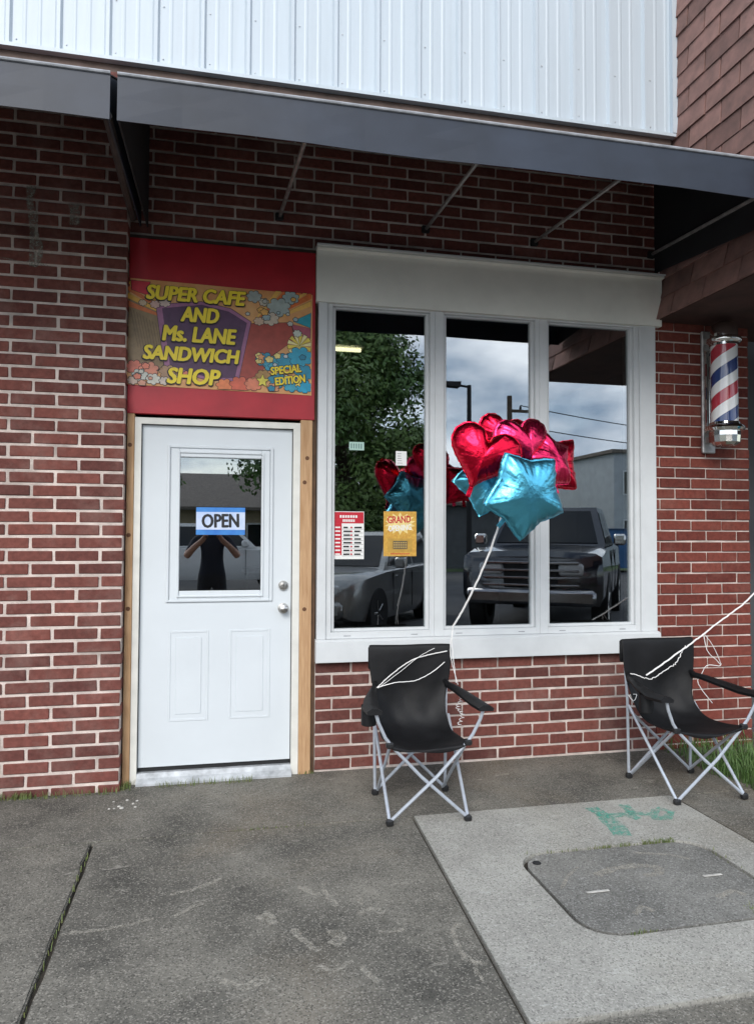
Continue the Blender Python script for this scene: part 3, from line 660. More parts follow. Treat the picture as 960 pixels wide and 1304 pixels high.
def star(cx, cz, r, c, k=.45, rot=.3): shp([(cx+(r if i % 2 == 0 else r*k)*math.cos(rot+i*math.pi/5), cz+(r if i % 2 == 0 else r*k)*math.sin(rot+i*math.pi/5)) for i in range(10)], c)
star(.245, -.262, .04, (.72, .62, .08)); star(.235, -.115, .025, (.68, .30, .12)); star(.46, -.265, .025, (.8, .62, .12))
yl = -.0046-lay[0]*.00006-.0006
for s, x, z, h, w in (('SUPER CAFE', -.437, .196, .082, .572), ('AND', -.238, .076, .084, .216), ('Ms. LANE', -.342, -.046, .088, .424), ('SANDWICH', -.450, -.162, .080, .552), ('SHOP', -.312, -.300, .090, .302)):
    put_text(sign, s, x-.004, z-.006, yl, h+.006, w+.006, M['ink_black'], -.005, shear=.16, bold=.0092)
    put_text(sign, s, x, z, yl-.0006, h, w, M['ink_yellow'], -.005, shear=.16, bold=.0058)
for s, x, z, w in (('SPECIAL', .298, -.222, .185), ('EDITION', .325, -.285, .185)):
    put_text(sign, s, x-.003, z-.004, yl, .052, w+.006, M['ink_black'], .16, shear=.1, bold=.0045)
    put_text(sign, s, x, z, yl-.0006, .046, w, M['ink_yellow'], .16, shear=.1, bold=.0022)

# OPEN sign inside the door glass
op = thing('open_sign', 'blue and white OPEN sign hung inside the door glass', 'sign', (.048, .024, 1.537))
MB().box(-.145, .145, .0, .003, -.083, .083).build('board', mat('blue card', (.03, .16, .52), .4, col2=(.06, .26, .62), scale=12), op)
MB().box(-.145, .145, -.0006, -.0001, -.052, .055).build('white_band', mat('white card', (.62, .68, .80), .45, col2=(.40, .52, .78), scale=9), op)
put_text(op, 'OPEN', -.108, -.040, -.0012, .080, .215, M['ink_black'], .02, bold=.004)
# hours sheet and gold poster
YP = .0245
p1 = thing('hours_poster', 'red and white opening hours sheet taped low in the first window pane', 'poster', (.837, YP, 1.455))
MB().box(-.097, .097, 0, .001, -.150, .150).build('sheet', M['paper_white'], p1)
MB().box(-.094, .094, -.0008, -.0002, .075, .146).build('red_header', M['ink_red'], p1); MB().box(-.094, -.046, -.0008, -.0002, -.125, .0748).build('red_side', M['ink_red'], p1)
for i in range(8):
    z = .05-i*.024
    MB().box(-.044, .092, -.0010, -.0003, z-.012, z-.0105).build('rule', M['ink_black'], p1)
    for x in (-.035, .035): MB().box(x, x+random.uniform(.028, .05), -.0012, -.0004, z-.006, z+.004).build('print_line', M['ink_black'], p1)
    MB().box(.010, .022, -.0012, -.0004, z-.006, z+.004).build('print_line', M['ink_red'], p1)
    MB().box(-.088, -.055, -.0012, -.0009, z-.005, z+.004).build('print_line', M['paper_white'], p1)
for z, w in ((.118, .058), (.092, .04)):
    for k in range(7): MB().box(-w+k*w*2/7, -w+k*w*2/7+w*.2, -.0014, -.0010, z-.008, z+.008).build('print_line', M['paper_white'], p1)
p2 = thing('gold_poster', 'gold GRAND opening poster taped low in the first window pane', 'poster', (1.169, YP, 1.466))
MB().box(-.108, .108, 0, .001, -.143, .143).build('sheet', M['ink_gold'], p2)
bz = ink((.82, .66, .28)); bpts = []
for i in range(28):
    a = 2*math.pi*i/28; q = .115 if i % 2 else .075; bpts.append((max(-.1, min(.1, q*math.cos(a))), .065+q*.62*math.sin(a)))
MB().add([(x, -.0006, z) for x, z in bpts], [tuple(range(len(bpts)))]).build('burst', bz, p2)
put_text(p2, 'GRAND', -.080, .066, -.0012, .044, .150, M['ink_red'], .05, bold=.0015)
put_text(p2, 'OPENING', -.075, .014, -.0012, .036, .150, M['paper_white'], .08, bold=.0012)
MB().box(-.080, .080, -.0008, -.0002, -.118, -.030).build('panel', ink((.50, .30, .06)), p2)
MB().box(-.046, .048, -.0010, -.0004, -.098, -.045).build('panel', ink((.12, .09, .06)), p2)
for i in range(4):
    for k in range(6): MB().box(-.042+k*.015, -.042+k*.015+.010, -.0014, -.0011, -.055-i*.011-.003, -.055-i*.011+.002).build('print_line', ink((.62, .44, .14)), p2)
for k in range(9): MB().box(-.06+k*.014, -.06+k*.014+.009, -.0014, -.0011, -.131, -.124).build('print_line', M['ink_red'], p2)
cd = thing('window_card', 'small pale green card with grey bars stuck high on the first pane', 'card', (.884, YP, 2.020))
MB().box(-.048, .048, 0, .001, -.026, .026).build('card', mat('pale green card', (.40, .58, .50), .5), cd)
for k in range(5): MB().box(-.038+k*.016, -.030+k*.016, -.0006, -.0001, -.016, .016).build('print_bar', ink((.16, .25, .24)), cd)
cd = thing('window_note', 'small white paper note stuck on the first pane above the gold poster', 'note', (1.175, YP, 1.950))
MB().box(-.036, .036, 0, .001, -.046, .046).build('paper', M['paper_white'], cd)
for k in range(5): MB().box(-.026, -.026+random.uniform(.02, .05), -.0006, -.0001, .028-k*.015, .031-k*.015).build('print_line', ink((.2, .2, .22)), cd)

# ================================================================== barber pole
bp_ = thing('barber_pole', 'barber pole with red, white and blue spiral in chrome caps on the brick pier', 'barber pole', (3.385, -.19, 2.04))
def helix():
    m = bpy.data.materials.new('barber stripes'); m.use_nodes = True; N, L, b = nodes_of(m)
    t = N.new('ShaderNodeTexCoord'); s = N.new('ShaderNodeSeparateXYZ'); L.new(t.outputs['Object'], s.inputs[0])
    at = N.new('ShaderNodeMath'); at.operation = 'ARCTAN2'; L.new(s.outputs['Y'], at.inputs[0]); L.new(s.outputs['X'], at.inputs[1])
    d = N.new('ShaderNodeMath'); d.operation = 'DIVIDE'; L.new(at.outputs[0], d.inputs[0]); d.inputs[1].default_value = -2*math.pi
    z = N.new('ShaderNodeMath'); z.operation = 'MULTIPLY_ADD'; L.new(s.outputs['Z'], z.inputs[0]); z.inputs[1].default_value = 1/.33; L.new(d.outputs[0], z.inputs[2])
    z2 = N.new('ShaderNodeMath'); z2.operation = 'ADD'; L.new(z.outputs[0], z2.inputs[0]); z2.inputs[1].default_value = 5.67
    fr = N.new('ShaderNodeMath'); fr.operation = 'FRACT'; L.new(z2.outputs[0], fr.inputs[0])
    r = N.new('ShaderNodeValToRGB'); r.color_ramp.interpolation = 'CONSTANT'; e = r.color_ramp.elements
    e[0].position = 0; e[0].color = (.42, .03, .05, 1); e[1].position = .27; e[1].color = (.78, .78, .78, 1)
    for p, c in ((.5, (.02, .045, .17, 1)), (.76, (.78, .78, .78, 1))): q = e.new(p); q.color = c
    L.new(fr.outputs[0], r.inputs['Fac']); L.new(r.outputs['Color'], b.inputs['Base Color']); b.inputs['Roughness'].default_value = .25; b.inputs['Coat Weight'].default_value = 1; b.inputs['Coat Roughness'].default_value = .03
    return m
MB().lathe([(.086, .19), (.086, .715)], (0, 0, 0), 40).build('striped_cylinder', helix(), bp_, 2)
MB().lathe([(.0, .885), (.045, .880), (.078, .858), (.088, .825), (.088, .775), (.108, .765), (.112, .75), (.106, .735), (.095, .728), (.095, .712), (.07, .708)], (0, 0, 0), 32).build('top_cap', M['chrome'], bp_, 1)
MB().lathe([(.07, .195), (.095, .192), (.098, .178), (.122, .165), (.13, .15), (.12, .135), (.098, .130)], (0, 0, 0), 32).build('bottom_collar', M['chrome'], bp_, 1)
fl = MB(); n = 32
prof = [(.096, .130), (.098, .10), (.094, .055), (.07, .035), (.0, .028)]
vs = [(r*(1+.02*(k % 2))*math.cos(2*math.pi*k/n), r*(1+.02*(k % 2))*math.sin(2*math.pi*k/n), z) for r, z in prof for k in range(n)]
fl.add(vs, [(i*n+k, i*n+(k+1) % n, (i+1)*n+(k+1) % n, (i+1)*n+k) for i in range(len(prof)-1) for k in range(n)]); fl.build('fluted_base', M['chrome'], bp_)
bk = MB(); bk.box(-.05, .05, .160, .186, .0, .86, bev=.006); bk.box(-.035, .035, .03, .16, .76, .80); bk.box(-.035, .035, .03, .16, .07, .11); bk.build('wall_bracket', M['galv'], bp_)
for x in (-.032, .0): MB().tube([(x, .150, .14), (x, .150, .72)], .009, 8).build('chrome_bar', M['chrome'], bp_)

# ================================================================== camp chairs
def camp_chair(label, loc, rz, wx, dy, arm_l=1, group=None):
    t = thing('camp_chair', label, 'chair', loc, rz, group)
    hx, hy = wx/2, dy/2; r = .0088
    FL, FR, BL, BR = (-hx, -hy, .02), (hx, -hy, .02), (-hx, hy, .02), (hx, hy, .02)
    def pole(pts, nm='frame_pole'): return MB().tube(pts, r, 8).build(nm, M['pole_steel'], t, 1)
    for s, a in ((1, FL), (-1, FR)):      # crossing front poles that bend up to carry the arms
        pole([a, (s*hx*.2, -hy-.004*s, .235), (s*hx*.98, -hy, .400), (s*(hx+.025), -hy-.004, .440), (s*(hx+.062), -hy-.016, .520), (s*(hx+.080), -hy-.022, .585)])
    pole([FL, (-hx-.012, hy-.02, .44)]); pole([FR, (hx+.012, hy-.02, .44)])
    pole([(-hx+.014, hy, .025), (-hx+.004, -hy+.01, .40)]); pole([(hx-.014, hy, .025), (hx-.004, -hy+.01, .40)])
    pole([BL, (hx*.93, hy-.012, .40)]); pole([BR, (-hx*.93, hy+.012, .40)])
    for s in (-1, 1): pole([(s*hx, hy+.004, .03), (s*(hx+.004), hy+.006, .46), (s*(hx+.012), hy+.03, .80)], 'back_post')
    for p in (FL, FR, BL, BR): MB().box(p[0]-.019, p[0]+.019, p[1]-.017, p[1]+.017, .0, .034, bev=.008).build('foot', M['foot'], t)
    for s in (-1, 1): MB().box(s*hx-.02, s*hx+.02, -hy-.018, -hy+.018, .385, .415, bev=.007).build('corner_joint', M['foot'], t)
    # one sling of cloth: backrest running down into the seat
    prof = [(hy+.030, .832, hx+.034), (hy+.008, .828, hx+.036), (hy+.004, .72, hx+.034), (hy+.000, .62, hx+.022), (hy-.012, .55, hx+.000), (hy-.035, .48, hx-.012), (hy-.075, .42, hx-.008), (hy-.14, .385, hx-.004), (0, .378, hx), (-hy*.6, .39, hx+.004), (-hy, .405, hx+.006), (-hy-.012, .398, hx+.004), (-hy-.010, .383, hx-.01)]
    nu = 14; vs = []; rr = random.Random(label)
    ph = rr.uniform(0, 6)
    for j, (y, z, w) in enumerate(prof):
        for i in range(nu+1):
            u = -1+2*i/nu; sag = (1-u*u)
            zz = z-(.045*sag if 5 <= j <= 9 else .03*sag if j >= 10 else 0)+.006*math.sin(j*1.3+u*4+ph)*(1 if j > 2 else .2)+.006*math.sin(j*2.9-u*9+ph*2)*(1 if 3 < j < 10 else 0)
            yy = y+((.0, .0, .006, .022, .035, .035, .03)[j]*sag if j <= 6 else 0)+.008*math.sin(u*5+j+ph)*(1 if 2 < j < 9 else .2)+.006*math.sin(u*11-j*2.1+ph)*(1 if 2 < j < 9 else .15)
            vs.append((u*w, yy, zz))
    fs = [(j*(nu+1)+i, j*(nu+1)+i+1, (j+1)*(nu+1)+i+1, (j+1)*(nu+1)+i) for j in range(len(prof)-1) for i in range(nu)]
    o = MB().add(vs, fs).build('sling', M['fabric'], t, 2)
    md = o.modifiers.new('s', 'SUBSURF'); md.levels = 2; md.render_levels = 2; md2 = o.modifiers.new('t', 'SOLIDIFY'); md2.thickness = .004
    # wide sleeve that caps the top of the back
    MB().box(-hx-.036, hx+.036, hy+.026, hy+.050, .690, .826, bev=.010).build('back_sleeve', M['fabric'], t, 1)
    for s in (-1, 1):
        av = []
        path = [(s*(hx+.006), hy+.0, .618), (s*(hx+.03), hy-.10, .612), (s*(hx+.062), 0, .596), (s*(hx+.085), -hy*.6, .582), (s*(hx+.085), -hy-.045, .588)]; wd = (.012, .022, .036, .044, .040)
        for (x, y, z), w in zip(path, wd): av += [(x-w, y, z-.008), (x-w*.4, y, z+.006), (x+w*.4, y, z+.006), (x+w, y, z-.010), (x+w*.9, y, z-.026), (x-w*.9, y, z-.024)]
        fs = [(j*6+k, j*6+(k+1) % 6, (j+1)*6+(k+1) % 6, (j+1)*6+k) for j in range(4) for k in range(6)]+[(0, 1, 2, 3, 4, 5), (29, 28, 27, 26, 25, 24)]
        arm = MB().add(av, fs).build('armrest', M['fabric'], t, 1)
        MB().tube([(s*hx, hy+.02, .625), (s*(hx+.004), hy-.03, .617)], .014, 8).build('strap', M['fabric'], arm)
        if s == -1 and arm_l:
            MB().lathe([(.040, .0), (.040, -.10), (.034, -.105), (0, -.105)], (s*(hx+.085), -hy*.35, .572), 14).build('cup_holder', M['fabric'], arm, 1)
    return t
camp_chair('black camp chair with the balloons tied to it, under the middle window pane', (1.095, -.698, 0), R(-3), .405, .45)
camp_chair('black camp chair standing in front of the brick pier, a ribbon leading off its arm', (2.68, -.72, 0), R(1), .425, .46)

# ================================================================== balloons
def balloon(name, label, cat, outline, size, T, loc, rot, m, group=None, neck=-math.pi/2):
    """two foil sheets sealed at the outline and puffed up between, wrinkled towards the seam"""
    nT, nS = 120, 14; vs = []; rr = random.Random(label); ph = [rr.uniform(0, 6.3) for _ in range(5)]
    rad = [outline(2*math.pi*k/nT)*size for k in range(nT)]
    for side in (1, -1):
        for j in range(nS+1):
            s = j/nS
            for k in range(nT):
                a = 2*math.pi*k/nT; q = s**.9
                wr = (math.sin(a*17+ph[0])+.7*math.sin(a*29+ph[1])+.5*math.sin(a*43+ph[2]))*.006*s**3*(1-s*.35)
                h = T*(max(0, 1-q**2.1)**.62)+wr*side*0.9*(1 if s < 1 else 0)
                rw = rad[k]*q*(1-.02*s**4*abs(math.sin(a*13+ph[3])))
                vs.append((rw*math.cos(a), -side*h if s < 1 else .0015*side+wr*.6, rw*math.sin(a)))
    n1 = (nS+1)*nT; fs = []
    for side in (0, 1):
        b = side*n1
        for j in range(nS):
            for k in range(nT): fs.append((b+j*nT+k, b+j*nT+(k+1) % nT, b+(j+1)*nT+(k+1) % nT, b+(j+1)*nT+k))
    for k in range(nT): fs.append((nS*nT+k, nS*nT+(k+1) % nT, n1+nS*nT+(k+1) % nT, n1+nS*nT+k))
    t = thing(name, label, cat, loc, 0, group); t.rotation_euler = rot
    MB().add(vs, fs).build('foil_body', m, t, 2)
    rn = outline(neck)*size
    a = MB().box(-.012, .012, -.001, .001, -rn-.045, -rn+.012); 
    if neck != -math.pi/2:
        a.v = [(v[0]*math.cos(neck+math.pi/2)-v[2]*math.sin(neck+math.pi/2), v[1], v[0]*math.sin(neck+math.pi/2)+v[2]*math.cos(neck+math.pi/2)) for v in a.v]
    a.build('tail', m, t)
    return t
def star_o(a, k=.72, rot=math.pi/2):
    x = ((a-rot) % (2*math.pi/5))/(2*math.pi/5); d = abs(x-.5)*2        # 1 at a tip, 0 at a notch
    return k+(1-k)*d**1.7
def heart_o(a):
    best = HEART[int(round(a % (2*math.pi)/(2*math.pi)*720)) % 720]; return best
def _heart():
    pts = []
    for i in range(2000):
        t = 2*math.pi*i/2000; x = 16*math.sin(t)**3/17; y = (13*math.cos(t)-5*math.cos(2*t)-2*math.cos(3*t)-math.cos(4*t))/17+.12
        pts.append((math.atan2(y, x) % (2*math.pi), math.hypot(x, y)))
    out = [0]*720
    for i in range(720):
        a = 2*math.pi*i/720; out[i] = min(pts, key=lambda p: abs((p[0]-a+math.pi) % (2*math.pi)-math.pi))[1]
    return [sum(out[(i+d) % 720] for d in range(-6, 7))/13 for i in range(720)]
HEART = _heart()
def sq_o(a):
    c, s = abs(math.cos(a)), abs(math.sin(a)); return .80/max(c, s)*(1-.10*math.cos(2*(a))**2)
KNOT = Vector((1.500, -.86, 1.560))
balloon('heart_balloon', 'red foil heart balloon hanging lowest beside the blue star balloon', 'balloon', heart_o, .205, .095, (1.362, -.93, 1.856), (R(4), R(20), R(-14)), M['foil_red'])
balloon('heart_balloon', 'pinkish red foil heart balloon at the top middle of the bunch', 'balloon', heart_o, .185, .09, (1.614, -.86, 1.936), (R(-4), R(-6), R(12)), M['foil_pink'])
balloon('heart_balloon', 'dark red foil heart balloon half hidden at the back of the bunch', 'balloon', heart_o, .16, .07, (1.575, -.68, 2.000), (R(0), R(12), R(-4)), M['foil_red'])
balloon('star_balloon', 'bright pink foil star balloon between the hearts and the square balloon', 'balloon', star_o, .19, .085, (1.775, -.84, 1.860), (R(-10), R(-14), R(26)), M['foil_pink'])
balloon('square_balloon', 'red foil balloon with pointed square corners behind the pink one', 'balloon', sq_o, .180, .08, (1.855, -.74, 1.850), (R(0), R(-4), R(8)), M['foil_red'])
balloon('star_balloon', 'light blue foil star balloon in front of the red balloons', 'balloon', star_o, .245, .095, (1.545, -1.06, 1.668), (R(8), R(40), R(10)), M['foil_blue'])
balloon('star_balloon', 'light blue foil star balloon mostly hidden behind the lowest red heart', 'balloon', star_o, .21, .08, (1.455, -.80, 1.755), (R(0), R(-20), R(-6)), M['foil_blue'])
def ribbon(pts, r, label, wob=.0, n=60, curl=0):
    pts = [Vector(p) for p in pts]; out = []
    seg = len(pts)-1
    for i in range(n+1):
        f = i/n*seg; k = min(int(f), seg-1); t = f-k
        p0, p1, p2, p3 = pts[max(k-1, 0)], pts[k], pts[k+1], pts[min(k+2, seg)]
        p = .5*((2*p1)+(p2-p0)*t+(2*p0-5*p1+4*p2-p3)*t*t+(3*p1-p0-3*p2+p3)*t**3)
        if curl: p = p+Vector((math.cos(i*1.1), math.sin(i*1.1), 0))*curl
        out.append(p+Vector((random.uniform(-wob, wob), random.uniform(-wob, wob), random.uniform(-wob, wob))))
    o = MB().tube(out, r, 5).build('ribbon', M['ribbon'], None, 1); return tag(o, label, 'ribbon')
ribbon([KNOT+Vector((.0, 0, .05)), KNOT, (1.44, -.80, 1.33), (1.37, -.68, 1.09), (1.315, -.60, .945)], .0058, 'thick twisted white ribbon running down from the balloon bunch', .0016, 46)
ribbon([(1.315, -.60, .945), (1.312, -.595, .85), (1.325, -.59, .74), (1.340, -.585, .632)], .0026, 'thin white ribbon dropping straight to the armrest of the balloon chair', .001, 30)
ribbon([(1.315, -.60, .945), (1.30, -.60, .80), (1.335, -.60, .66), (1.345, -.60, .625)], .002, 'second thin white strand beside the straight ribbon at the balloon chair', .001, 30)
ribbon([(.905, -.505, .605), (.985, -.50, .672), (1.10, -.49, .745), (1.20, -.49, .775), (1.318, -.49, .795)], .0030, 'white ribbon slung high across the back of the balloon chair', .001, 40)
ribbon([(.905, -.505, .605), (1.00, -.52, .632), (1.12, -.52, .640), (1.22, -.51, .68), (1.30, -.50, .735)], .0026, 'white ribbon sagging low across the back of the balloon chair', .001, 40)
ribbon([(.91, -.50, .60), (1.03, -.505, .685), (1.15, -.50, .77), (1.24, -.50, .815)], .0014, 'hair thin ribbon strand crossing the back of the balloon chair', .001, 30)
ribbon([(1.345, -.60, .60), (1.36, -.62, .55), (1.345, -.60, .50), (1.365, -.62, .46), (1.35, -.60, .40)], .0016, 'curly white ribbon tail hanging from the balloon chair armrest', .0, 70, .012)
ribbon([(2.515, -.60, .632), (2.80, -.58, .79), (3.0, -.56, .905), (3.30, -.55, 1.10), (3.62, -.52, 1.42), (3.74, -.50, 1.62)], .0052, 'thick white ribbon rising from the pier chair towards the barber window', .0018, 70)
ribbon([(2.44, -.55, .64), (2.49, -.60, .622), (2.56, -.60, .615), (2.66, -.585, .66), (2.74, -.57, .70), (2.80, -.565, .795)], .0028, 'wavy white ribbon strand draped over the back of the pier chair', .004, 46)
ribbon([(2.455, -.50, .50), (2.475, -.53, .47), (2.50, -.52, .505), (2.465, -.50, .49), (2.50, -.55, .43)], .002, 'short white ribbon end knotted on the left post of the pier chair', .001, 30)
ribbon([(2.925, -.57, .86), (2.945, -.58, .76), (3.01, -.58, .70), (3.03, -.58, .668), (2.95, -.57, .672), (2.925, -.55, .62), (2.90, -.55, .56), (2.99, -.56, .44)], .0024, 'loose white ribbon tangle hanging in front of the pier bricks', .001, 60)
ribbon([(2.935, -.57, .86), (2.99, -.58, .78), (3.04, -.58, .675)], .002, 'straight thin ribbon strand beside the tangle on the pier bricks', .001, 24)
balloon('star_balloon', 'light blue foil star balloon on the ribbon of the pier chair', 'balloon', star_o, .21, .08, (3.82, -.50, 1.86), (R(0), R(10), R(-20)), M['foil_blue'])

# ================================================================== weeds and grit at the foot of the walls
def blades(name, label, spots, hmin, hmax, m, wid=.003):
    mb = MB()
    for (x0, x1, y0, y1, n) in spots:
        for _ in range(n):
            x, y = random.uniform(x0, x1), random.uniform(y0, y1); h = random.uniform(hmin, hmax); a = random.uniform(0, 6.28); l = h*random.uniform(.2, .9)
            w = random.uniform(.6, 1.3)*wid; dx, dy = math.cos(a), math.sin(a)
            mb.add([(x-dy*w, y+dx*w, -.012), (x+dy*w, y-dx*w, -.012), (x+dx*l*.4+dy*w*.8, y+dy*l*.4-dx*w*.8, h*.65), (x+dx*l*.4-dy*w*.8, y+dy*l*.4+dx*w*.8, h*.65), (x+dx*l, y+dy*l, h)], [(0, 1, 2, 3), (3, 2, 4)])
    o = mb.build(name, m); return tag(o, label, 'weeds', kind='stuff')
blades('weeds', 'low green weeds along the foot of the brick walls and door', [(-1.3, -.50, YL-.05, YL-.004, 190), (-.53, -.44, -.11, -.015, 130), (-.30, .25, -.105, -.075, 120), (-1.15, -.95, YL-.04, YL-.005, 90), (.50, .63, -.03, -.01, 20)], .010, .045, M['weed'], .002)
blades('weeds', 'moss and weeds in the pavement joints and round the lid', [(2.00, 2.17, -1.382, -1.352, 130), (1.75, 1.95, -1.374, -1.356, 50), (1.50, 1.60, -2.09, -2.070, 40), (1.36, 2.25, -1.375, -1.36, 60), (2.05, 2.12, -2.05, -1.98, 20), (-.541, -.532, -2.4, -.95, 45), (.1, .5, YJ-.008, YJ+.005, 30), (2.26, 2.28, -1.9, -1.5, 20)], .004, .02, M['weed'], .0018)
blades('grass', 'tuft of long green grass beside the pier chair', [(3.0, 3.9, -.36, -.02, 420), (3.0, 3.4, -.62, -.36, 420), (3.04, 3.4, -.9, -.6, 480), (3.3, 4.3, -.9, -.3, 520)], .03, .15, M['weed_dark'], .0035)
gm = MB()
for i in range(9): 
    x, y = random.uniform(-.52, -.38), random.uniform(-.42, -.25); r = random.uniform(.006, .016)
    gm.lathe([(0, r*.5), (r*.7, r*.4), (r, .0), (r*.8, -.004)], (x, y, .001), 7)
tag(gm.build('pebbles', M['pebble']), 'few pale pebbles on the concrete near the left brick corner', 'pebbles', kind='stuff')

# ================================================================== the street behind the camera (seen mirrored in the glass)
def vehicle(name, label, cat, loc, heading, paint, stations, roof_from, cab, wheels, wr, W, pickup=False, grille='bars', trim=None, lamp_z=.8):
    """stations: (x, z_bottom, z_shoulder, half width); cab: polygon of the greenhouse in (x, z), tapered inwards at the top"""
    t = thing(name, label, cat, loc, heading)
    vs = []; n = len(stations)
    for (x, zb, zs, w) in stations:
        vs += [(x, -w*.94, zb), (x, -w, zb+.14), (x, -w*1.005, (zb+zs)*.5+.06), (x, -w*.985, zs-.05), (x, -w*.90, zs), (x, -w*.45, zs+.025), (x, 0, zs+.032), (x, w*.45, zs+.025), (x, w*.90, zs), (x, w*.985, zs-.05), (x, w*1.005, (zb+zs)*.5+.06), (x, w, zb+.14), (x, w*.94, zb)]
    k = 13
    fs = [(i*k+j, i*k+j+1, (i+1)*k+j+1, (i+1)*k+j) for i in range(n-1) for j in range(k-1)]+[(i*k, (i+1)*k, (i+1)*k+k-1, i*k+k-1) for i in range(n-1)]
    fs += [tuple(range(k)), tuple(range(n*k-1, (n-1)*k-1, -1))]
    body = MB().add(vs, fs).build('body', paint, t, 1)
    # greenhouse
    zlo = min(z for x, z in cab); zhi = max(z for x, z in cab); wl_, wt_ = W*.93, W*.74
    def wz(z): return wl_+(wt_-wl_)*(z-zlo)/(zhi-zlo)
    m = len(cab); vs = [(x, -wz(z), z) for x, z in cab]+[(x, wz(z), z) for x, z in cab]
    MB().add(vs, [tuple(range(m)), tuple(range(2*m-1, m-1, -1))]+[(i, m+i, m+(i+1) % m, (i+1) % m) for i in range(m)]).build('cab', paint, t, 1)
    # glass: windscreen, rear screen, side lights, set a little proud of the pillars
    def at(p, q, f): return (p[0]+(q[0]-p[0])*f, p[1]+(q[1]-p[1])*f)
    wsb, wst, rst, rsb = cab[0], cab[1], cab[2], cab[3]
    for a, b, sgn in ((wsb, wst, 1), (rsb, rst, -1)):
        p, q = at(a, b, .08), at(a, b, .90); o = .012*sgn
        MB().add([(p[0]+o, -wz(p[1])*.88, p[1]+.006), (p[0]+o, wz(p[1])*.88, p[1]+.006), (q[0]+o, wz(q[1])*.86, q[1]+.006), (q[0]+o, -wz(q[1])*.86, q[1]+.006)], [(0, 1, 2, 3)]).build('windscreen' if sgn > 0 else 'rear_screen', M['car_glass'], t)
    zl, zh = zlo+.08*(zhi-zlo), zlo+.86*(zhi-zlo)
    def xf(z): return wsb[0]+(wst[0]-wsb[0])*(z-zlo)/(zhi-zlo)-.10
    def xr(z): return rsb[0]+(rst[0]-rsb[0])*(z-zlo)/(zhi-zlo)+.12
    ns = 1 if (pickup == 1) else 2
    for s in (-1, 1):
        for i in range(ns):
            def X(z, f): return xf(z)+(xr(z)-xf(z))*f
            f0, f1 = i/ns+.02, (i+1)/ns-.02
            MB().add([(X(zl, f0), s*(wz(zl)+.008), zl), (X(zl, f1), s*(wz(zl)+.008), zl), (X(zh, f1), s*(wz(zh)+.008), zh), (X(zh, f0), s*(wz(zh)+.008), zh)], [(0, 1, 2, 3)]).build('side_window', M['car_glass'], t)
        mr = MB().box(wsb[0]-.42, wsb[0]-.24, s*(W+.03) if s > 0 else -(W+.22), s*(W+.22) if s > 0 else -(W+.03), zlo+.02, zlo+.20, bev=.03).build('wing_mirror', trim or paint, t, 1)
        MB().box(wsb[0]-.55, wsb[0]-.42, s*(W*.985)-.012, s*(W*.985)+.012, zlo-.14, zlo-.11, bev=.004).build('door_handle', trim or paint, t)
        for xw in (wsb[0]-.30, wsb[0]-1.35): MB().box(xw-.006, xw+.006, s*W*1.0-.008, s*W*1.0+.008, stations[3][1]+.12, zlo-.06).build('door_seam', M['gap'], t)
        for x in wheels:
            w = link('wheel', None, t, (x, s*(W-.11), wr))
            ax = [(wr*.62, -.11), (wr*.93, -.115), (wr, -.085), (wr, .085), (wr*.93, .115), (wr*.62, .11)]
            MB().lathe(ax, (0, 0, 0), 28, 'Y').build('tyre', M['tyre'], w, 1)
            rm_ = MB().lathe([(wr*.62, .10*s), (wr*.58, .06*s), (wr*.2, .05*s), (0, .06*s)], (0, 0, 0), 28, 'Y')
            for q in range(5):
                a = q*2*math.pi/5; rm_.tube([(.04*math.cos(a), .085*s, .04*math.sin(a)), (wr*.6*math.cos(a), .095*s, wr*.6*math.sin(a))], .025, 6)
            rm_.build('rim', M['nickel'], w, 1)
            MB().lathe([(wr*1.12, -.1*s), (wr*1.12, .122*s), (0, .100*s)], (x, s*(W-.11), wr), 28, 'Y').build('wheel_arch', M['gap'], t)
    x0, zb0, zs0, w0 = stations[0]
    for s in (-1, 1):
        MB().box(x0-.10, x0+.03, s*w0*.62-.17, s*w0*.62+.17, lamp_z-.08, lamp_z+.09, bev=.03).build('headlight', M['lamp_glass'], t, 1)
        xe, zbe, zse, we = stations[-1]
        MB().box(xe-.03, xe+.05, s*we*.86-.08, s*we*.86+.08, zse-.42, zse-.12, bev=.02).build('tail_light', M['tail'], t, 1)
    gr = MB().box(x0-.02, x0+.022, -w0*.42, w0*.42, lamp_z-.26, lamp_z+.12, bev=.02).build('grille', M['gap'], t)
    if grille == 'bars':
        for i in range(4): MB().box(x0+.0, x0+.045, -w0*.74, w0*.74, lamp_z-.24+i*.105, lamp_z-.205+i*.105, bev=.008).build('grille_bar', M['dark_chrome'], t)
        MB().box(x0-.08, x0+.16, -w0*1.0, w0*1.0, zb0-.02, zb0+.20, bev=.05).build('bumper', M['dark_chrome'], t, 1)
    else:
        for i in range(2): MB().box(x0+.0, x0+.035, -w0*.42, w0*.42, lamp_z-.15+i*.12, lamp_z-.12+i*.12, bev=.006).build('grille_bar', M['chrome'], t)
        MB().box(x0-.10, x0+.08, -w0*.97, w0*.97, zb0-.04, zb0+.22, bev=.06).build('bumper', paint, t, 1)
    return t
M['tyre'] = mat('tyre rubber', (.015, .015, .015), .8); M['lamp_glass'] = mat('headlight lens', (.55, .57, .58), .08, coat=1); M['tail'] = mat('tail lens', (.25, .01, .01), .1, coat=1)
M['dark_chrome'] = mat('smoked chrome', (.30, .30, .31), .15, 1)
M['paint_silver'] = mat('silver paint', (.30, .30, .29), .28, .6, coat=1); M['paint_black'] = mat('black blue paint', (.008, .010, .018), .15, coat=1, spec=.8); M['paint_white'] = mat('white paint', (.62, .62, .60), .3, coat=1)
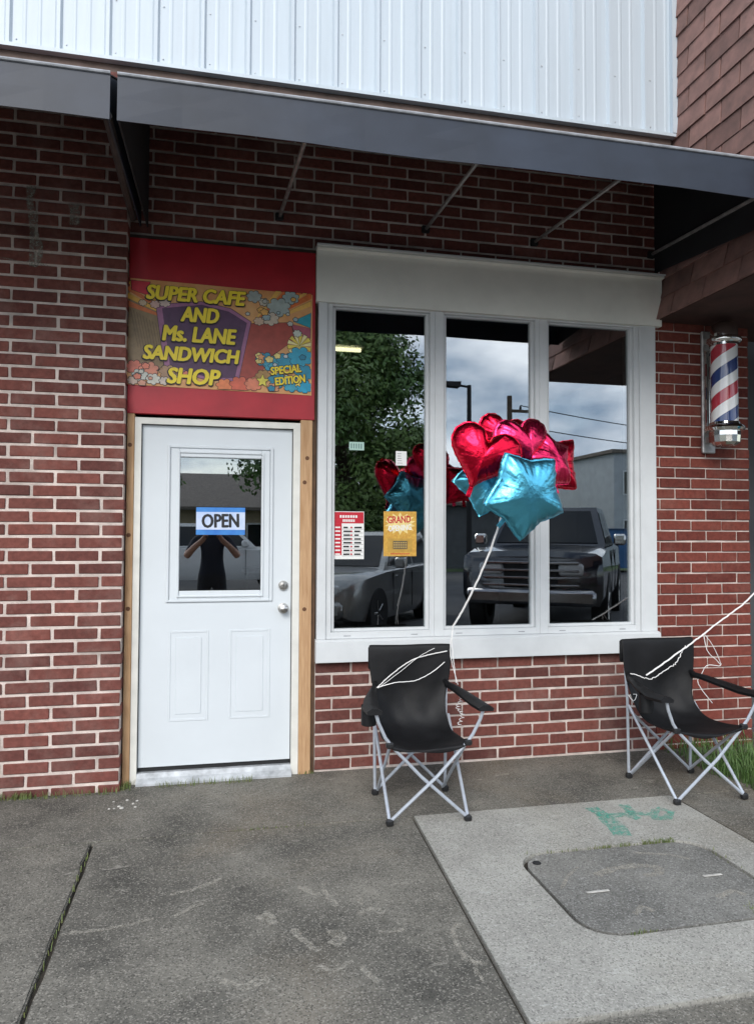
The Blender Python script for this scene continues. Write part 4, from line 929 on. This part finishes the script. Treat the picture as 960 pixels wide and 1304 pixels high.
A = R(-33); HD = math.pi/2-A            # parked nose-in at an angle to the kerb
suv = [(2.25, .36, .80, .66), (2.14, .28, .90, .80), (1.75, .24, .98, .90), (1.05, .22, 1.04, .92), (.3, .22, 1.06, .92), (-1.0, .22, 1.08, .92), (-1.9, .26, 1.10, .90), (-2.25, .34, 1.08, .84)]
suv_cab = [(1.02, 1.03), (.20, 1.66), (-1.55, 1.70), (-2.18, 1.06)]
truck = [(2.75, .48, 1.10, .90), (2.68, .44, 1.18, .98), (2.2, .42, 1.24, 1.0), (1.2, .40, 1.26, 1.0), (.3, .40, 1.27, 1.0), (-.9, .40, 1.27, 1.0), (-2.2, .44, 1.28, 1.0), (-2.85, .5, 1.28, .98)]
truck_cab = [(1.18, 1.26), (.52, 1.90), (-1.05, 1.92), (-1.28, 1.27)]
hx_, hy_ = math.sin(A), math.cos(A)
vehicle('parked_suv', 'silver grey suv parked nose in at the kerb beside the black pickup', 'suv', (1.85-hx_*1.45, -7.55-hy_*1.45, -.14), HD, M['paint_silver'], suv, 0, suv_cab, (1.42, -1.38), .355, .92, grille='suv', lamp_z=.74)
vehicle('parked_pickup', 'black pickup truck with a barred grille parked nose in at the kerb', 'pickup', (5.0-hx_*3.0, -6.45-hy_*3.0, -.14), HD, M['paint_black'], truck, 0, truck_cab, (1.75, -1.85), .42, 1.0, pickup=2, trim=M['chrome'], lamp_z=.95).scale = (1.13, 1.13, 1.13)
vehicle('parked_pickup', 'white pickup truck standing along the far side of the street', 'pickup', (.0, -16.6, -.14), 0, M['paint_white'], truck, 0, truck_cab, (1.75, -1.85), .42, 1.0, pickup=2, lamp_z=.95)

def leaf_tree(name, label, loc, h, rad, seed, n=5200, base=.22, leafm=None, ls=.17):
    t = thing(name, label, 'tree', loc); rr = random.Random(seed)
    tr = MB(); tr.tube([(0, 0, 0), (.08, .04, h*.25), (.0, .1, h*.55), (.05, 0, h*.85)], [rad*.09, rad*.07, rad*.045, .02], 9)
    tips = []
    for i in range(16):
        a = i*2.4; z0 = h*(base+.55*i/16); l = rad*(.95-.4*i/16)*rr.uniform(.7, 1)
        e = (l*math.cos(a), l*math.sin(a), z0+h*.16); tr.tube([(0, 0, z0), (e[0]*.5, e[1]*.5, z0+h*.06), e], [rad*.035, rad*.022, .012], 6); tips.append(e)
    tr.build('trunk', M['bark'], t, 1)
    cl = []
    for i in range(90):
        u = rr.random(); zc = h*(base+.06+(.90-base)*u); prof = math.sin(math.pi*min(1, max(.0, (u*.86+.13))))**.7
        a = rr.uniform(0, 6.28); q = rad*prof*rr.uniform(.45, .92); cl.append((q*math.cos(a), q*math.sin(a), zc, rad*rr.uniform(.22, .38)))
    mb = MB()
    for i in range(n):
        c = cl[i % len(cl)]
        d = Vector((rr.gauss(0, 1), rr.gauss(0, 1), rr.gauss(0, .8))).normalized()*c[3]*rr.random()**.4
        p = Vector(c[:3])+d; s = ls*rr.uniform(.6, 1.25); nrm = (d.normalized()+Vector((rr.uniform(-.7, .7), rr.uniform(-.7, .7), rr.uniform(-.2, .9)))).normalized(); u = nrm.orthogonal().normalized(); w = nrm.cross(u); a = rr.uniform(0, 6.28)
        u, w = u*math.cos(a)+w*math.sin(a), w*math.cos(a)-u*math.sin(a)
        mb.add([p-u*s*.9, p+w*s*.42, p+u*s, p-w*s*.42], [(0, 1, 2, 3)], i % 2)
    mb.build('crown', leafm or [M['leaf'], M['leaf2']], t)
    return t
M['bark'] = mat('bark', (.09, .065, .045), .9, var=.4, scale=6, bump=.8, bscale=20)
M['leaf'] = mat('leaf', (.075, .15, .03), .55, var=.3, scale=2); M['leaf2'] = mat('light leaf', (.13, .21, .05), .55, var=.3, scale=2)
leaf_tree('street_tree', 'tall dense green tree across the street opposite the cafe window', (4.7, -22.6, -.13), 10.3, 3.9, 5, 46000, .13, None, .13)
leaf_tree('street_tree', 'slim dark tree across the street beside the gabled house', (-3.2, -26.5, -.13), 7.5, 1.9, 6, 3600, .2)
leaf_tree('street_tree', 'round green tree behind the gabled house roof', (4.6, -44, -.13), 8.2, 3.4, 8, 4200, .2)
leaf_tree('street_tree', 'low green tree beside the pale two storey building', (18.2, -38, -.13), 5.4, 1.7, 9, 2600, .2)

M['stucco'] = mat('pale grey siding', (.42, .45, .47), .8, var=.12, scale=2, bump=.2, bscale=30); M['roofing'] = mat('grey brown roof', (.16, .135, .115), .9, var=.3, scale=8, bump=.4, bscale=40)
M['house_wall'] = mat('tan house wall', (.40, .32, .22), .85, var=.15, scale=3)
hs = thing('gabled_house', 'low tan house with a wide grey brown roof across the street', 'house', (0, -36, -.13))
MB().box(-7, 7, -4, 4, 0, 2.9).build('wall', M['house_wall'], hs)
MB().prism([(-4.6, 2.8), (4.6, 2.8), (4.6, 2.95), (0, 4.9), (-4.6, 2.95)], 0, -7.5, 7.5).build('roof', M['roofing'], hs)
for x in (-5, -2.4, 2.2, 4.8):
    wn_ = MB(); ring(wn_, x-.6, x+.6, .95, 2.2, .08, 3.98, 4.05); w = wn_.build('window', M['trim_white'], hs); MB().box(x-.52, x+.52, 4.0, 4.02, 1.03, 2.12).build('pane', M['car_glass'], w)
MB().box(-.5, .5, 3.98, 4.06, 0, 2.1).build('door', M['soffit'], hs)
b2 = thing('two_storey_building', 'pale grey two storey building with small dark windows down the street', 'building', (28.2, -37.5, -.13))
MB().box(-5.9, 8, -7, 4, 0, 6.4).build('wall', M['stucco'], b2); MB().box(-6.1, 8.2, -7.2, 4.2, 6.4, 6.6).build('roof', M['roofing'], b2)
for z in (1.2, 4.0):
    for x in (-4.9, -2.6, -.3, 2.0, 4.3):
        wn_ = MB(); ring(wn_, x-.45, x+.45, z, z+1.4, .07, 3.98, 4.06); w = wn_.build('window', M['trim_white'], b2); MB().box(x-.38, x+.38, 4.0, 4.02, z+.07, z+1.33).build('pane', M['car_glass'], w)
lb = thing('low_shed', 'long low dark shed behind the parked pickups', 'shed', (11, -33, -.13))
MB().box(-6.5, 4.5, -3, 3, 0, 3.2).build('wall', mat('dark siding', (.10, .105, .11), .8, var=.2, scale=3), lb); MB().prism([(-3.4, 3.1), (3.4, 3.1), (3.4, 3.25), (-3.4, 3.9)], 0, -6.8, 4.8).build('roof', M['roofing'], lb)
dp = thing('dumpster', 'blue steel dumpster in front of the pale two storey building', 'dumpster', (17.9, -26.5, -.13))
MB().prism([(-1.25, .18), (1.25, .18), (1.45, 1.9), (-1.45, 1.9)], 1, -.9, .9).build('bin', mat('blue steel', (.02, .10, .24), .5, var=.2, scale=4), dp)
MB().box(-1.5, 1.5, -.95, .95, 1.9, 1.98, bev=.02).build('lid', mat('dark blue lid', (.015, .05, .11), .5), dp)
for x in (-.9, .9):
    for y in (-.7, .7): MB().lathe([(.09, -.03), (.09, .03)], (x, y, .09), 12, 'Y').build('caster', M['gap'], dp)
lp = thing('street_lamp', 'dark street lamp with a flat head on a short arm', 'street lamp', (7.0, -15.0, -.14))
MB().tube([(0, 0, 0), (0, 0, 3), (0, 0, 5.85)], [.085, .075, .06], 10).build('post', M['gap'], lp, 1); MB().tube([(0, 0, 5.80), (-.35, 0, 5.84)], .035, 8).build('arm', M['gap'], lp)
MB().prism([(-.95, 5.80), (-.30, 5.77), (-.28, 5.92), (-.90, 5.90)], 1, -.15, .15).build('lamp_head', M['gap'], lp); MB().lathe([(.16, 0), (.15, .25), (.09, .28)], (0, 0, 0), 10).build('base', M['gap'], lp)
up_ = thing('utility_pole', 'wooden utility pole with a crossarm, carrying the overhead wires', 'utility pole', (12.4, -25, -.14))
MB().tube([(0, 0, 0), (0, 0, 4), (0, 0, 7.65)], [.16, .14, .11], 10).build('post', M['bark'], up_, 1); MB().box(-.1, 1.3, -.05, .05, 6.95, 7.07).build('crossarm', M['bark'], up_)
for x in (.5, 1.15): MB().lathe([(.05, 7.07), (.06, 7.15), (.03, 7.24), (0, 7.25)], (x, 0, 0), 8).build('insulator', M['gap'], up_)
for k, (z0, sag, xo) in enumerate(((7.12, 1.0, .5), (6.3, .9, .0))):
    pts = [(12.4+xo+(40-12.4)*i/30, -25-i*.05, z0-4*sag*(i/30)*(1-i/30)) for i in range(31)]
    tag(MB().tube(pts, .022, 5).build('overhead_wire', M['gap']), ('upper', 'lower')[k]+' black overhead wire running from the utility pole along the street', 'wire')

# ---- the person taking the picture
def person():
    t = thing('person', 'person in dark t-shirt and dark trousers holding up a phone, mirrored in the door glass', 'person', (0, -5.02, 0))
    J = {}; E_ = []; rad = {}
    def j(n, p, r, par=None):
        J[n] = p; rad[n] = r
        if par: E_.append((par, n))
    j('pelvis', (0, 0, .93), (.165, .115)); j('waist', (0, .0, 1.08), (.150, .105), 'pelvis'); j('chest', (0, .0, 1.28), (.175, .115), 'waist'); j('upper', (0, -.01, 1.40), (.15, .095), 'chest')
    j('neck', (0, .0, 1.49), (.055, .055), 'upper'); j('head', (0, .035, 1.575), (.078, .09), 'neck'); j('crown', (0, .03, 1.68), (.072, .085), 'head')
    for s, n in ((-1, 'l'), (1, 'r')):
        j('sh'+n, (s*.195, -.005, 1.405), (.062, .062), 'upper'); j('el'+n, (s*.315, .13, 1.185), (.047, .047), 'sh'+n); j('fo'+n, (s*.23, .27, 1.29), (.042, .042), 'el'+n)
        j('wr'+n, (s*.105, .385, 1.405), (.028, .033), 'fo'+n); j('pa'+n, (s*.085, .415, 1.44), (.022, .036), 'wr'+n)
        for q, (dx, dz, l) in enumerate(((0, .035, .9), (0, .018, 1.0), (0, .0, .95), (0, -.016, .75))):
            b = (s*.085, .430, 1.455+dz*.6); j('k%d%s' % (q, n), b, (.0095, .0095), 'pa'+n); j('f%d%s' % (q, n), (s*(.085-.030*l), .437, 1.462+dz), (.0085, .0085), 'k%d%s' % (q, n)); j('t%d%s' % (q, n), (s*(.085-.055*l), .432, 1.462+dz), (.0075, .0075), 'f%d%s' % (q, n))
        j('th'+n, (s*.072, .405, 1.425), (.011, .011), 'pa'+n); j('tt'+n, (s*.048, .412, 1.432), (.0095, .0095), 'th'+n)
        j('hip'+n, (s*.10, 0, .86), (.098, .10), 'pelvis'); j('kn'+n, (s*.115, .02, .50), (.066, .068), 'hip'+n); j('an'+n, (s*.12, -.01, .10), (.045, .047), 'kn'+n); j('he'+n, (s*.125, .0, .045), (.043, .045), 'an'+n); j('to'+n, (s*.15, .17, .035), (.046, .032), 'he'+n)
    names = list(J); idx = {n: i for i, n in enumerate(names)}
    me = bpy.data.meshes.new('body'); me.from_pydata([J[n] for n in names], [(idx[a], idx[b]) for a, b in E_], [])
    o = bpy.data.objects.new('body', me); C.objects.link(o)
    sk = o.modifiers.new('skin', 'SKIN'); sk.use_smooth_shade = True
    for i, n in enumerate(names): me.skin_vertices[0].data[i].radius = rad[n]; me.skin_vertices[0].data[i].use_root = (n == 'pelvis')
    ss = o.modifiers.new('sub', 'SUBSURF'); ss.levels = 2; ss.render_levels = 2
    dg = bpy.context.evaluated_depsgraph_get(); m2 = bpy.data.meshes.new_from_object(o.evaluated_get(dg)); bpy.data.objects.remove(o)
    m2.materials.clear()
    for m in (mat('skin', (.42, .23, .16), .5), mat('navy t-shirt', (.014, .017, .028), .85, bump=.4, bscale=12), mat('dark trousers', (.018, .018, .022), .85), mat('shoe', (.03, .03, .03), .6)): m2.materials.append(m)
    for p in m2.polygons:
        c = p.center; i = 0
        if c.z < .09: i = 3
        elif c.z < .95: i = 2
        elif c.z < 1.462 and c.y < .115 and not (abs(c.x) > .25 and c.z < 1.26): i = 1
        p.material_index = i; p.use_smooth = True
    m2.name = 'body'; link('body', m2, t)
    hd = MB()
    hd.lathe([(.0, 1.752), (.05, 1.742), (.083, 1.70), (.092, 1.65), (.088, 1.60)], (0, .012, 0), 18); hd.build('hair', mat('dark hair', (.02, .014, .01), .6), t, 1)
    fc = MB()
    for s in (-1, 1): fc.lathe([(0, .013), (.009, .010), (.013, 0), (.009, -.004)], (s*.032, .112, 1.625), 10, 'Y')
    fc.build('eyes', mat('eye', (.05, .035, .03), .3), t)
    MB().prism([(.105, 1.625), (.138, 1.582), (.105, 1.575)], 0, -.013, .013).build('nose', m2.materials[0], t); MB().box(-.025, .025, .108, .118, 1.543, 1.551, bev=.003).build('mouth', mat('lip', (.30, .10, .09), .5), t)
    for s in (-1, 1): MB().box(s*.088-.010, s*.088+.010, .0, .035, 1.585, 1.645, bev=.008).build('ear', m2.materials[0], t)
person()
ph = thing('phone', 'dark smartphone held up in front of the face', 'phone', (0, -4.585, 1.462))
MB().box(-.079, .079, -.0045, .0045, -.038, .038, bev=.004).build('case', M['gap'], ph); MB().box(-.0745, .0745, -.0062, -.0046, -.034, .034).build('screen', M['car_glass'], ph)
MB().lathe([(.009, .0045), (.009, .0065), (.0, .0066)], (0, 0, -.012), 12, 'Y').build('lens', M['car_glass'], ph)
print('bricks', nl, n1_, n2_, n3_, 'shingles', cnt)
